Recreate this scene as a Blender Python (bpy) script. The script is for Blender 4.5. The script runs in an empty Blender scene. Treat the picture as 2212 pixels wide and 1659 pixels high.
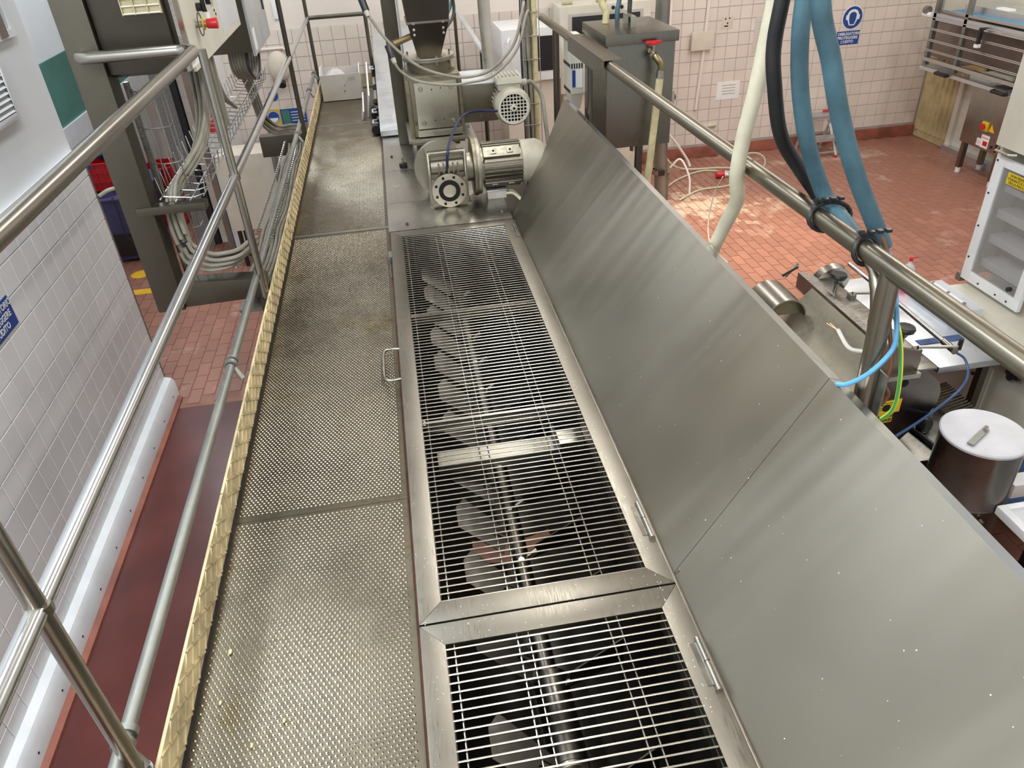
import bpy, bmesh, math, random
from mathutils import Vector as V, Matrix as M
random.seed(7)
sc = bpy.context.scene
COL = sc.collection

# ---------------------------------------------------------------- camera
YAW, PITCH, ROLL, FPX = 0.12685651, 0.59158411, -0.0640208, 1615.15
EYE = V((0, 0, 1.65))
_f = V((math.sin(YAW)*math.cos(PITCH), math.cos(YAW)*math.cos(PITCH), -math.sin(PITCH)))
_r0 = V((math.cos(YAW), -math.sin(YAW), 0)); _u0 = _r0.cross(_f)
_r = math.cos(ROLL)*_r0 + math.sin(ROLL)*_u0
_u = -math.sin(ROLL)*_r0 + math.cos(ROLL)*_u0
cam = bpy.data.objects.new('camera', bpy.data.cameras.new('camera')); COL.objects.link(cam)
cam.data.sensor_fit = 'HORIZONTAL'; cam.data.sensor_width = 36.0
cam.data.lens = FPX/2212*36.0; cam.data.clip_start = 0.02; cam.data.clip_end = 100
m3 = M((( _r.x, _u.x, -_f.x), (_r.y, _u.y, -_f.y), (_r.z, _u.z, -_f.z)))
cam.matrix_world = M.Translation(EYE) @ m3.to_4x4()
sc.camera = cam

def in_view(p):
    d = V(p) - EYE; z = d.dot(_f)
    if z < 0.05: return None
    return (1106 + FPX*d.dot(_r)/z, 829.5 - FPX*d.dot(_u)/z, z)

# ---------------------------------------------------------------- light
sc.view_settings.view_transform = 'Standard'; sc.view_settings.look = 'None'
sc.view_settings.gamma = 1.0; sc.view_settings.use_curve_mapping = False
sc.view_settings.exposure = 0.3
w = bpy.data.worlds.new('world'); sc.world = w; w.use_nodes = True
bg = w.node_tree.nodes['Background']
bg.inputs[0].default_value = (0.93, 0.97, 1.0, 1); bg.inputs[1].default_value = 0.55

def area(name, loc, sx, sy, power, color=(1, 0.97, 0.92), rot=(0, 0, 0)):
    l = bpy.data.lights.new(name, 'AREA'); l.shape = 'RECTANGLE'; l.size = sx; l.size_y = sy
    l.energy = power; l.color = color
    o = bpy.data.objects.new(name, l); COL.objects.link(o); o.location = loc; o.rotation_euler = rot
    return o
# rows of ceiling tube fittings
for x, y, pw in ((-1.2, 3.4, 55), (-1.2, 7.4, 60), (0.7, 1.2, 50), (0.7, 4.2, 60), (0.7, 7.4, 60),
                 (4.2, 2.6, 75), (4.2, 5.4, 75), (4.2, 8.0, 60), (6.2, 6.0, 50), (-2.9, 9.4, 60)):
    area('ceiling_tube_and_fill', (x, y, 3.05), 0.35, 1.6, pw*0.62, (0.86, 0.94, 1.0) if x < 0 else (1, 0.97, 0.92))
area('ceiling_tube_and_fill', (0.3, -1.6, 3.05), 1.6, 0.35, 60, (1, 0.93, 0.80))
area('ceiling_tube_and_fill', (-1.4, 0.4, 3.05), 0.35, 1.6, 95, (0.86, 0.94, 1.0))  # unseen cool light added to brighten the left wall
# unseen warm spot added to make the sun patch on the far floor
sp = bpy.data.lights.new('sun_patch_spot', 'SPOT'); sp.energy = 620; sp.color = (1, 0.82, 0.55)
sp.spot_size = math.radians(40); sp.spot_blend = 0.7; sp.shadow_soft_size = 0.25
spo = bpy.data.objects.new('sun_patch_spot', sp); COL.objects.link(spo)
spo.location = (3.3, 6.9, 2.9)

# ---------------------------------------------------------------- materials
MATS = {}
def _mat(name):
    m = bpy.data.materials.new(name); m.use_nodes = True
    nt = m.node_tree; b = nt.nodes['Principled BSDF']
    MATS[name] = m
    return m, nt, b
def _noise(nt, scale, detail=4, rough=0.55, stretch=None, coord='Object'):
    tc = nt.nodes.new('ShaderNodeTexCoord'); mp = nt.nodes.new('ShaderNodeMapping')
    if stretch: mp.inputs['Scale'].default_value = stretch
    n = nt.nodes.new('ShaderNodeTexNoise'); n.inputs['Scale'].default_value = scale
    n.inputs['Detail'].default_value = detail; n.inputs['Roughness'].default_value = rough
    nt.links.new(tc.outputs[coord], mp.inputs[0]); nt.links.new(mp.outputs[0], n.inputs[0])
    return n
def _ramp(nt, src, stops):
    r = nt.nodes.new('ShaderNodeValToRGB'); el = r.color_ramp.elements
    while len(el) < len(stops): el.new(0.5)
    for e, (p, c) in zip(el, stops):
        e.position = p; e.color = (c[0], c[1], c[2], 1) if hasattr(c, '__len__') else (c, c, c, 1)
    nt.links.new(src, r.inputs[0]); return r
def _mix(nt, fac, a, b, mode='MIX'):
    x = nt.nodes.new('ShaderNodeMix'); x.data_type = 'RGBA'; x.blend_type = mode
    for k, v in ((0, fac), (6, a), (7, b)):
        if isinstance(v, (int, float)): x.inputs[k].default_value = v
        elif isinstance(v, tuple): x.inputs[k].default_value = (*v, 1)
        else: nt.links.new(v, x.inputs[k])
    return x.outputs[2]
def plain(name, col, rough=0.5, metal=0.0, vary=0.12, scale=6, bump=0.0, bscale=60, spec=0.5, coat=0.0):
    m, nt, b = _mat(name)
    n = _noise(nt, scale)
    lo = tuple(max(0, c*(1-vary)) for c in col); hi = tuple(min(1, c*(1+vary)) for c in col)
    r = _ramp(nt, n.outputs[0], ((0.3, lo), (0.7, hi)))
    nt.links.new(r.outputs[0], b.inputs['Base Color'])
    b.inputs['Roughness'].default_value = rough; b.inputs['Metallic'].default_value = metal
    b.inputs['Specular IOR Level'].default_value = spec
    b.inputs['Coat Weight'].default_value = coat
    if bump:
        n2 = _noise(nt, bscale); bp = nt.nodes.new('ShaderNodeBump')
        bp.inputs['Strength'].default_value = bump; bp.inputs['Distance'].default_value = 0.002
        nt.links.new(n2.outputs[0], bp.inputs['Height']); nt.links.new(bp.outputs[0], b.inputs['Normal'])
    return m
def steel(name, col=(0.60, 0.57, 0.52), rough=0.32, stretch=(1, 30, 30), smudge=0.25, bump=0.05, scale=8, stain=None, aniso=0.0, rv=0.09):
    m, nt, b = _mat(name)
    b.inputs['Metallic'].default_value = 1.0
    big = _noise(nt, 2.2, 5, 0.6)
    fine = _noise(nt, scale, 4, 0.6, stretch)
    lo = tuple(c*(1-smudge) for c in col)
    c = _ramp(nt, big.outputs[0], ((0.35, lo), (0.62, col))).outputs[0]
    if stain:
        s = _noise(nt, stain[1], 6, 0.7)
        f = _ramp(nt, s.outputs[0], ((stain[2], 0), (stain[2]+0.12, 1)))
        c = _mix(nt, f.outputs[0], c, stain[0])
    nt.links.new(c, b.inputs['Base Color'])
    rr = _ramp(nt, fine.outputs[0], ((0.3, max(0.05, rough-rv)), (0.7, rough+rv)))
    r2 = _ramp(nt, big.outputs[0], ((0.3, 0.0), (0.75, rv)))
    add = nt.nodes.new('ShaderNodeMath'); add.operation = 'ADD'
    nt.links.new(rr.outputs[0], add.inputs[0]); nt.links.new(r2.outputs[0], add.inputs[1])
    nt.links.new(add.outputs[0], b.inputs['Roughness'])
    b.inputs['Anisotropic'].default_value = aniso
    if bump:
        bp = nt.nodes.new('ShaderNodeBump'); bp.inputs['Strength'].default_value = bump
        bp.inputs['Distance'].default_value = 0.001
        nt.links.new(fine.outputs[0], bp.inputs['Height']); nt.links.new(bp.outputs[0], b.inputs['Normal'])
    return m
def lid_metal(name, col):
    m, nt, b = _mat(name); b.inputs['Metallic'].default_value = 1.0
    big = _noise(nt, 1.6, 2, 0.5, (0.35, 2.6, 0.35)); sm = _noise(nt, 2.2, 2, 0.45)
    c = _ramp(nt, sm.outputs[0], ((0.30, tuple(x*0.86 for x in col)), (0.70, col))).outputs[0]
    nt.links.new(c, b.inputs['Base Color'])
    r = _ramp(nt, sm.outputs[0], ((0.3, 0.31), (0.7, 0.39))); nt.links.new(r.outputs[0], b.inputs['Roughness'])
    b.inputs['Anisotropic'].default_value = 0.8
    tg = nt.nodes.new('ShaderNodeTangent'); tg.direction_type = 'RADIAL'; tg.axis = 'Y'
    nt.links.new(tg.outputs[0], b.inputs['Tangent'])
    bp = nt.nodes.new('ShaderNodeBump'); bp.inputs['Strength'].default_value = 0.42; bp.inputs['Distance'].default_value = 0.02
    nt.links.new(big.outputs[0], bp.inputs['Height']); nt.links.new(bp.outputs[0], b.inputs['Normal'])
    return m
def tile_mat(name, col, rough, stains=None, per=0.08, flour=None):
    m, nt, b = _mat(name)
    oi = nt.nodes.new('ShaderNodeObjectInfo')
    lo = tuple(c*(1-per) for c in col); hi = tuple(min(1, c*(1+per)) for c in col)
    r = _ramp(nt, oi.outputs['Random'], ((0.0, lo), (1.0, hi)))
    n = _noise(nt, 1.4, 5, 0.6, coord='Generated') if False else None
    geo = nt.nodes.new('ShaderNodeNewGeometry')
    nz = nt.nodes.new('ShaderNodeTexNoise'); nz.inputs['Scale'].default_value = 2.6; nz.inputs['Detail'].default_value = 6
    nt.links.new(geo.outputs['Position'], nz.inputs[0])
    c = _mix(nt, _ramp(nt, nz.outputs[0], ((0.35, 0.0), (0.7, 0.35))).outputs[0], r.outputs[0], tuple(x*0.78 for x in col))
    if stains:
        n2 = nt.nodes.new('ShaderNodeTexNoise'); n2.inputs['Scale'].default_value = stains[1]
        n2.inputs['Detail'].default_value = 8; n2.inputs['Roughness'].default_value = 0.72
        nt.links.new(geo.outputs['Position'], n2.inputs[0])
        f = _ramp(nt, n2.outputs[0], ((stains[2], 0.0), (stains[2]+0.14, 0.75)))
        c = _mix(nt, f.outputs[0], c, stains[0])
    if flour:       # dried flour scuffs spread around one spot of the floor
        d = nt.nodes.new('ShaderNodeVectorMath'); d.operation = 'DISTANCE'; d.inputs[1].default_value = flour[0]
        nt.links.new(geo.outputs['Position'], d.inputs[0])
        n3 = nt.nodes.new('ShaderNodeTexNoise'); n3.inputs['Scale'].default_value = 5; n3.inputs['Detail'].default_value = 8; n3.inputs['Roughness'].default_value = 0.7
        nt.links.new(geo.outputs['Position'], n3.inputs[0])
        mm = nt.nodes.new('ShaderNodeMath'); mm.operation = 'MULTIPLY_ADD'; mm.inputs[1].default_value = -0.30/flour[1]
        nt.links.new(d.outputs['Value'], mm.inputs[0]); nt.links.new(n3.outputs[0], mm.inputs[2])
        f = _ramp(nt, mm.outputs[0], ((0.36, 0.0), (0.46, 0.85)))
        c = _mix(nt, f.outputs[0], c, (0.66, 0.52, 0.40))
    nt.links.new(c, b.inputs['Base Color']); b.inputs['Roughness'].default_value = rough
    return m

steel('sheet_steel', (0.40, 0.385, 0.35), 0.26, (3, 40, 40), 0.12, 0.02)
lid_metal('lid_steel', (0.325, 0.303, 0.252))
steel('frame_steel', (0.25, 0.232, 0.195), 0.33, (40, 3, 40), 0.12, 0.03)
steel('bar_steel', (0.42, 0.405, 0.36), 0.22, None, 0.05, 0.0)
steel('tube_steel', (0.36, 0.34, 0.30), 0.25, None, 0.10, 0.0, scale=2, rv=0.02)
steel('bright_tube', (0.58, 0.60, 0.61), 0.24, None, 0.08, 0.0, scale=2, rv=0.02)
steel('rail_steel', (0.31, 0.283, 0.225), 0.30, None, 0.12, 0.0, scale=2, rv=0.03)
steel('dark_steel', (0.085, 0.075, 0.062), 0.36, (30, 30, 3), 0.12, 0.02)
steel('channel_steel', (0.14, 0.128, 0.102), 0.40, (30, 30, 3), 0.12, 0.02)
steel('galvanised', (0.34, 0.345, 0.32), 0.45, None, 0.2, 0.03, scale=40)
steel('shaft_steel', (0.17, 0.155, 0.135), 0.28, None, 0.25, 0.0)
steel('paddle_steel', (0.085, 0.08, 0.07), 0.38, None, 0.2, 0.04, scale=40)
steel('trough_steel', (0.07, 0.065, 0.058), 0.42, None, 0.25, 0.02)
steel('deck_steel', (0.185, 0.160, 0.118), 0.34, None, 0.2, 0.06, scale=60, stain=((0.15, 0.115, 0.055), 2.2, 0.56))
steel('bump_steel', (0.38, 0.345, 0.275), 0.18, None, 0.1, 0.0, stain=((0.20, 0.16, 0.085), 2.2, 0.58))
steel('plate_steel', (0.62, 0.59, 0.50), 0.32, (40, 3, 3), 0.10, 0.05, scale=12)
steel('cast_alloy', (0.36, 0.34, 0.28), 0.45, None, 0.2, 0.12, scale=50, stain=((0.20, 0.16, 0.09), 7, 0.64))
steel('cast_dirty', (0.30, 0.27, 0.20), 0.45, None, 0.3, 0.12, scale=50, stain=((0.15, 0.11, 0.05), 9, 0.55))
steel('tank_steel', (0.24, 0.232, 0.195), 0.28, (30, 30, 3), 0.15, 0.02)
steel('white_metal', (0.72, 0.76, 0.80), 0.35, None, 0.10, 0.02)
steel('brass', (0.36, 0.29, 0.16), 0.35, None, 0.3, 0.03)
steel('copper', (0.55, 0.30, 0.17), 0.35, None, 0.1, 0)
plain('toe_cream', (0.56, 0.47, 0.28), 0.55, 0.0, 0.35, 14, 0.25, 90)
plain('white_wall', (0.82, 0.84, 0.86), 0.6, vary=0.04, scale=1.2)
plain('grout', (0.42, 0.40, 0.38), 0.8, vary=0.15)
plain('back_plaster', (0.80, 0.73, 0.66), 0.65, vary=0.06, scale=1.5)
plain('ceiling_paint', (0.78, 0.76, 0.72), 0.8, vary=0.05)
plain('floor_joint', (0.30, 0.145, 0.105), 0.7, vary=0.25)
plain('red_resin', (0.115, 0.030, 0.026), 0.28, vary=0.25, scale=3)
plain('red_cove', (0.30, 0.10, 0.065), 0.5, vary=0.3, scale=5)
plain('green_paint', (0.055, 0.20, 0.165), 0.45, vary=0.2, scale=2)
plain('white_plastic', (0.80, 0.82, 0.84), 0.35, vary=0.06)
plain('lid_grey', (0.56, 0.57, 0.61), 0.4, vary=0.08, scale=8)
plain('cream_paint', (0.66, 0.64, 0.55), 0.4, vary=0.10, scale=3)
plain('grey_paint', (0.45, 0.44, 0.40), 0.45, vary=0.10)
plain('motor_paint', (0.42, 0.395, 0.32), 0.45, vary=0.2, scale=9, bump=0.15, bscale=120)
plain('black_plastic', (0.015, 0.015, 0.017), 0.35, vary=0.2)
plain('black_void', (0.006, 0.006, 0.006), 0.9, vary=0.1)
plain('black_rubber', (0.012, 0.012, 0.013), 0.5, vary=0.4, scale=8)
plain('blue_hose', (0.055, 0.125, 0.16), 0.5, vary=0.35, scale=9)
plain('cream_hose', (0.60, 0.57, 0.43), 0.5, vary=0.12, scale=12)
plain('hose_braid', (0.58, 0.52, 0.30), 0.5, vary=0.15, scale=30)
plain('cable_grey', (0.25, 0.235, 0.19), 0.5, vary=0.25, scale=8)
plain('cable_dark', (0.03, 0.03, 0.032), 0.45, vary=0.2)
plain('cable_blue', (0.010, 0.016, 0.075), 0.4, vary=0.2)
plain('air_blue', (0.035, 0.085, 0.22), 0.35, vary=0.2)
plain('wire_blue', (0.11, 0.36, 0.62), 0.4, vary=0.06)
plain('wire_brown', (0.20, 0.085, 0.04), 0.4, vary=0.1)
plain('wire_yellow', (0.75, 0.70, 0.05), 0.4, vary=0.06)
plain('wire_green', (0.03, 0.30, 0.07), 0.4, vary=0.06)
plain('red_plastic', (0.55, 0.015, 0.02), 0.35, vary=0.12)
plain('yellow_paint', (0.85, 0.48, 0.02), 0.5, vary=0.1)
plain('label_yellow', (0.68, 0.50, 0.03), 0.4, vary=0.05)
plain('sign_blue', (0.02, 0.07, 0.30), 0.4, vary=0.05)
plain('ink', (0.01, 0.01, 0.012), 0.5, vary=0.0)
plain('paper', (0.85, 0.85, 0.85), 0.5, vary=0.03)
plain('beige_wrap', (0.66, 0.60, 0.50), 0.55, vary=0.06)
plain('carton', (0.62, 0.58, 0.53), 0.6, vary=0.05)
plain('pink_soap', (0.85, 0.10, 0.30), 0.3, vary=0.05)
plain('blue_bin', (0.055, 0.06, 0.16), 0.5, vary=0.15)
plain('granite', (0.20, 0.19, 0.185), 0.5, vary=0.3, scale=60)
plain('tan_panel', (0.50, 0.41, 0.22), 0.45, vary=0.25, scale=5)
plain('brown_panel', (0.20, 0.15, 0.125), 0.5, vary=0.15)
plain('rust', (0.10, 0.035, 0.012), 0.8, vary=0.6, scale=30)
plain('teal_hose', (0.10, 0.24, 0.26), 0.45, vary=0.2)
plain('belt_blue', (0.10, 0.28, 0.42), 0.6, vary=0.1)
plain('wood', (0.62, 0.42, 0.18), 0.55, vary=0.2)
plain('vent_tan', (0.42, 0.37, 0.22), 0.5, vary=0.1)
tile_mat('wall_tile_white', (0.84, 0.86, 0.87), 0.16, None, 0.03)
tile_mat('wall_tile_pink', (0.76, 0.68, 0.61), 0.18, ((0.55, 0.47, 0.38), 3.5, 0.66), 0.04)
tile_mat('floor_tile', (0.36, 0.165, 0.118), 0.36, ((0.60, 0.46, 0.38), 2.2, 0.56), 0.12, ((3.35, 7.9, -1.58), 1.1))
def clear_mat(name, col, rough, alpha):
    m, nt, b = _mat(name)
    b.inputs['Base Color'].default_value = (*col, 1); b.inputs['Roughness'].default_value = rough
    b.inputs['Alpha'].default_value = alpha
    return m
clear_mat('polycarbonate', (0.42, 0.41, 0.40), 0.12, 0.35)
clear_mat('acrylic', (0.85, 0.88, 0.95), 0.1, 0.55)
clear_mat('bag_film', (0.9, 0.9, 0.92), 0.2, 0.45)

# ---------------------------------------------------------------- mesh helpers
def frame_of(d):
    d = V(d).normalized(); a = V((0, 0, 1)) if abs(d.z) < 0.9 else V((1, 0, 0))
    x = a.cross(d).normalized(); return x, d.cross(x), d
class MB:
    def __init__(s): s.v = []; s.f = []
    def pts(s, ps): i = len(s.v); s.v.extend([V(p) for p in ps]); return i
    def poly(s, ps): i = s.pts(ps); s.f.append(tuple(range(i, i+len(ps)))); return s
    def box(s, x0, x1, y0, y1, z0, z1):
        i = s.pts([(x0,y0,z0),(x1,y0,z0),(x1,y1,z0),(x0,y1,z0),(x0,y0,z1),(x1,y0,z1),(x1,y1,z1),(x0,y1,z1)])
        for q in ((0,3,2,1),(4,5,6,7),(0,1,5,4),(1,2,6,5),(2,3,7,6),(3,0,4,7)): s.f.append(tuple(i+k for k in q))
        return s
    def hexa(s, low, top):           # two quads, ccw from above
        i = s.pts(list(low)+list(top))
        for q in ((0,3,2,1),(4,5,6,7),(0,1,5,4),(1,2,6,5),(2,3,7,6),(3,0,4,7)): s.f.append(tuple(i+k for k in q))
        return s
    def obox(s, c, ex, ey, ez):      # centre and three half-axis vectors
        c, ex, ey, ez = V(c), V(ex), V(ey), V(ez)
        return s.hexa([c-ex-ey-ez, c+ex-ey-ez, c+ex+ey-ez, c-ex+ey-ez], [c-ex-ey+ez, c+ex-ey+ez, c+ex+ey+ez, c-ex+ey+ez])
    def bar(s, a, b, wd, ht, up=(0, 0, 1)):
        a, b = V(a), V(b); d = (b-a); h = d/2; d = d.normalized()
        x = V(up).cross(d).normalized(); z = d.cross(x)
        return s.obox((a+b)/2, x*wd/2, h, z*ht/2)
    def cyl(s, a, b, r, r2=None, n=14, caps=True):
        a, b = V(a), V(b); r2 = r if r2 is None else r2; x, y, d = frame_of(b-a)
        ring = [(math.cos(t)*x + math.sin(t)*y) for t in (2*math.pi*k/n for k in range(n))]
        i = s.pts([a+q*r for q in ring]+[b+q*r2 for q in ring])
        for k in range(n): s.f.append((i+k, i+(k+1) % n, i+n+(k+1) % n, i+n+k))
        if caps: s.f.append(tuple(i+k for k in reversed(range(n)))); s.f.append(tuple(i+n+k for k in range(n)))
        return s
    def ring(s, c, d, r0, r1, h, n=24):      # flat washer of height h along d
        c = V(c); x, y, d = frame_of(d)
        dirs = [(math.cos(t)*x+math.sin(t)*y) for t in (2*math.pi*k/n for k in range(n))]
        i = s.pts([c+q*r0 for q in dirs]+[c+q*r1 for q in dirs]+[c+q*r1+d*h for q in dirs]+[c+q*r0+d*h for q in dirs])
        for k in range(n):
            j = (k+1) % n
            for a in range(4): b = (a+1) % 4; s.f.append((i+a*n+k, i+b*n+k, i+b*n+j, i+a*n+j))
        return s
    def tube(s, ps, r, n=8, caps=True, closed=False):
        ps = [V(p) for p in ps]; m = len(ps); base = None; prev = None
        for k, p in enumerate(ps):
            if closed: d = (ps[(k+1) % m]-ps[k-1])
            else: d = (ps[min(k+1, m-1)]-ps[max(k-1, 0)])
            d = d.normalized() if d.length > 1e-9 else V((0, 0, 1))
            if prev is None: x, y, _ = frame_of(d)
            else:
                x = (prev - d*prev.dot(d)); x = x.normalized() if x.length > 1e-6 else frame_of(d)[0]; y = d.cross(x)
            prev = x
            rr = r[k] if hasattr(r, '__len__') else r
            i = s.pts([p+(math.cos(t)*x+math.sin(t)*y)*rr for t in (2*math.pi*q/n for q in range(n))])
            if base is None: base = i
            else:
                for q in range(n): s.f.append((i-n+q, i-n+(q+1) % n, i+(q+1) % n, i+q))
        if closed:
            for q in range(n): s.f.append((i+q, i+(q+1) % n, base+(q+1) % n, base+q))
        elif caps:
            s.f.append(tuple(base+q for q in reversed(range(n)))); s.f.append(tuple(i+q for q in range(n)))
        return s
    def lathe(s, prof, o, d=(0, 0, 1), n=24):
        o = V(o); x, y, d = frame_of(d); rows = []
        for rr, h in prof:
            rows.append(s.pts([o+d*h+(math.cos(t)*x+math.sin(t)*y)*rr for t in (2*math.pi*k/n for k in range(n))]))
        for a, b in zip(rows, rows[1:]):
            for k in range(n): s.f.append((a+k, a+(k+1) % n, b+(k+1) % n, b+k))
        s.f.append(tuple(rows[0]+k for k in reversed(range(n)))); s.f.append(tuple(rows[-1]+k for k in range(n)))
        return s
    def prism(s, poly, o, eu, ev, en, h):    # polygon (u,v) extruded h along en
        o, eu, ev, en = V(o), V(eu), V(ev), V(en); n = len(poly)
        a = [o+eu*p[0]+ev*p[1] for p in poly]
        i = s.pts(a+[p+en*h for p in a])
        s.f.append(tuple(i+k for k in reversed(range(n)))); s.f.append(tuple(i+n+k for k in range(n)))
        for k in range(n): s.f.append((i+k, i+(k+1) % n, i+n+(k+1) % n, i+n+k))
        return s
    def ball(s, c, r, nu=12, nv=8, sc3=(1, 1, 1)):
        c = V(c); rows = []
        for j in range(1, nv):
            t = math.pi*j/nv
            rows.append(s.pts([c+V((math.sin(t)*math.cos(2*math.pi*k/nu)*r*sc3[0], math.sin(t)*math.sin(2*math.pi*k/nu)*r*sc3[1], math.cos(t)*r*sc3[2])) for k in range(nu)]))
        tp = s.pts([c+V((0, 0, r*sc3[2]))]); bt = s.pts([c-V((0, 0, r*sc3[2]))])
        for a, b in zip(rows, rows[1:]):
            for k in range(nu): s.f.append((a+k, b+k, b+(k+1) % nu, a+(k+1) % nu))
        for k in range(nu):
            s.f.append((tp, rows[0]+k, rows[0]+(k+1) % nu)); s.f.append((bt, rows[-1]+(k+1) % nu, rows[-1]+k))
        return s
    def mesh(s, name, mat, bevel=0.0, smooth=True, fix=True):
        me = bpy.data.meshes.new(name); me.from_pydata([tuple(p) for p in s.v], [], s.f)
        if fix or bevel:
            bm = bmesh.new(); bm.from_mesh(me)
            if bevel:
                bmesh.ops.remove_doubles(bm, verts=bm.verts, dist=1e-6)
                ed = [e for e in bm.edges if e.is_manifold and e.calc_face_angle(0) > 0.6]
                bmesh.ops.bevel(bm, geom=ed, offset=bevel, segments=2, profile=0.7, affect='EDGES', clamp_overlap=True)
            if fix: bmesh.ops.recalc_face_normals(bm, faces=bm.faces)
            bm.to_mesh(me); bm.free()
        if smooth:
            me.polygons.foreach_set('use_smooth', [True]*len(me.polygons))
            me.set_sharp_from_angle(angle=math.radians(38))
        me.materials.append(MATS[mat]); me.update()
        return me
    def build(s, name, mat, parent=None, bevel=0.0, smooth=True, fix=True):
        me = s.mesh(name, mat, bevel, smooth, fix)
        return place(name, me, parent)
ORG = {}
def place(name, me, parent=None, at=(0, 0, 0)):
    o = bpy.data.objects.new(name, me); COL.objects.link(o)
    off = V(at)
    if parent is not None:
        o.parent = parent; off = off - ORG[parent.name]
    o.location = off; ORG[o.name] = V(at)
    return o
def thing(name, label, cat, loc, group=None):
    o = bpy.data.objects.new(name, None); COL.objects.link(o); o.location = loc; o.empty_display_size = 0.05
    ORG[o.name] = V(loc); o['label'] = label; o['category'] = cat
    if group: o['group'] = group
    return o
def tag(o, label, cat, group=None):
    o['label'] = label; o['category'] = cat
    if group: o['group'] = group
    return o
def struct(o): o['kind'] = 'structure'; return o
def stuff(o): o['kind'] = 'stuff'; return o
def spl(ps, k=6):                     # Catmull-Rom through the points
    ps = [V(p) for p in ps]; q = [ps[0]*2-ps[1]]+ps+[ps[-1]*2-ps[-2]]; out = []
    for i in range(1, len(q)-2):
        a, b, c, d = q[i-1], q[i], q[i+1], q[i+2]
        for j in range(k):
            t = j/k
            out.append(0.5*((2*b)+(c-a)*t+(2*a-5*b+4*c-d)*t*t+(3*b-a-3*c+d)*t**3))
    out.append(ps[-1]); return out
def text_mesh(txt, size, mat, spacing=1.0, bold=0.0):
    cu = bpy.data.curves.new('lettering', 'FONT'); cu.body = txt; cu.size = size; cu.align_x = 'CENTER'; cu.align_y = 'CENTER'
    cu.extrude = 0.0004; cu.offset = bold; cu.resolution_u = 2; cu.space_line = spacing
    t = bpy.data.objects.new('lettering', cu); COL.objects.link(t)
    dg = bpy.context.evaluated_depsgraph_get(); dg.update()
    me = bpy.data.meshes.new_from_object(t.evaluated_get(dg)); bpy.data.objects.remove(t)
    me.materials.clear(); me.materials.append(MATS[mat]); return me
def lettering(txt, size, mat, parent, o, eu, ev, bold=0.0, spacing=1.0, name='lettering', sx=1.0):
    """flat letters lying in the plane (eu, ev) with centre o"""
    me = text_mesh(txt, size, mat, spacing, bold); eu, ev = V(eu).normalized(), V(ev).normalized(); en = eu.cross(ev)
    for v in me.vertices:
        c = v.co.copy(); v.co = V(o)+eu*c.x*sx+ev*c.y+en*c.z
    return place(name, me, parent)
def inside(p, poly):
    r = False; j = len(poly)-1
    for i in range(len(poly)):
        a, b = poly[i], poly[j]
        if (a[1] > p[1]) != (b[1] > p[1]) and p[0] < (b[0]-a[0])*(p[1]-a[1])/(b[1]-a[1])+a[0]: r = not r
        j = i
    return r
def pieces(parent, name, cells, mk, mat, polys, limit=300):
    """cells: (centre, size-key, area). The ones that show largest become objects that share meshes, the rest one joined part."""
    sc_ = []
    for c, key, ar in cells:
        q = in_view(c); s_ = 0
        if q and any(inside(q, p) for p in polys): s_ = ar/q[2]**2
        sc_.append(s_)
    order = sorted(range(len(cells)), key=lambda i: -sc_[i])
    cache = {}; rest = MB(); nrest = 0
    for n, i in enumerate(order):
        c, key, ar = cells[i]
        if n < limit and sc_[i] > 0:
            if key not in cache: cache[key] = mk(MB(), V((0, 0, 0)), key).mesh(name, mat, smooth=False, fix=False)
            place(name, cache[key], parent, c)
        else: mk(rest, V(c), key); nrest += 1
    if nrest: stuff(rest.build(name+'_field', mat, parent, smooth=False, fix=False))
# ================================================================ the room
FZ = -1.58
floor = struct(MB().box(-4.2, 8.5, -3.0, 12.6, FZ-0.15, FZ-0.006).build('floor', 'floor_joint'))
def mk_floor(b, c, key):
    lx, ly = key; x, y = lx/2, ly/2; e = 0.0025
    return b.hexa([c+V((-x,-y,-0.006)), c+V((x,-y,-0.006)), c+V((x,y,-0.006)), c+V((-x,y,-0.006))],
                  [c+V((-x+e,-y+e,0)), c+V((x-e,-y+e,0)), c+V((x-e,y-e,0)), c+V((-x+e,y-e,0))])
cells = []
for i in range(-35, 70):
    x = i*0.1+0.05
    for j in range(0, 66):
        y = j*0.2+0.1+(0.1 if i % 2 else 0)
        if x < -0.35 and y < 5.15: continue
        if 5.1 > y and x < 0.85: continue
        if y > 9.5 and x > -2.05: continue
        if y > 11.9: continue
        cells.append(((x, y, FZ), (0.0945, 0.1945), 0.02))
FLOOR_POLY = [[(1455,350),(1700,322),(1958,294),(2130,388),(2080,640),(1960,600),(1730,590),(1650,620),(1590,590),(1480,440)],
              [(290,600),(420,590),(560,590),(600,610),(560,860),(400,850),(300,640)]]
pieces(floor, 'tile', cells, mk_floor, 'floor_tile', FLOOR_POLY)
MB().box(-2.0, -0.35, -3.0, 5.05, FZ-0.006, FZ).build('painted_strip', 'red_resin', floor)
# yellow marks painted on the tiles
MB().box(-2.86, -2.2, 7.24, 7.36, FZ, FZ+0.003).build('painted_line', 'yellow_paint', floor)
b = MB(); b.prism([(0,0.0),(0.18,0.0),(0.24,0.03),(0.42,0.19),(0.42,-0.19),(0.24,-0.03)][0:0] or
                  [(0.17,-0.045),(0.42,-0.2),(0.42,0.2),(0.17,0.045)], (-2.95,7.75,FZ), (1,0,0), (0,1,0), (0,0,1), 0.003)
b.cyl((-2.87,7.75,FZ), (-2.87,7.75,FZ+0.003), 0.1, n=20); b.build('painted_arrow', 'yellow_paint', floor)

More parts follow.
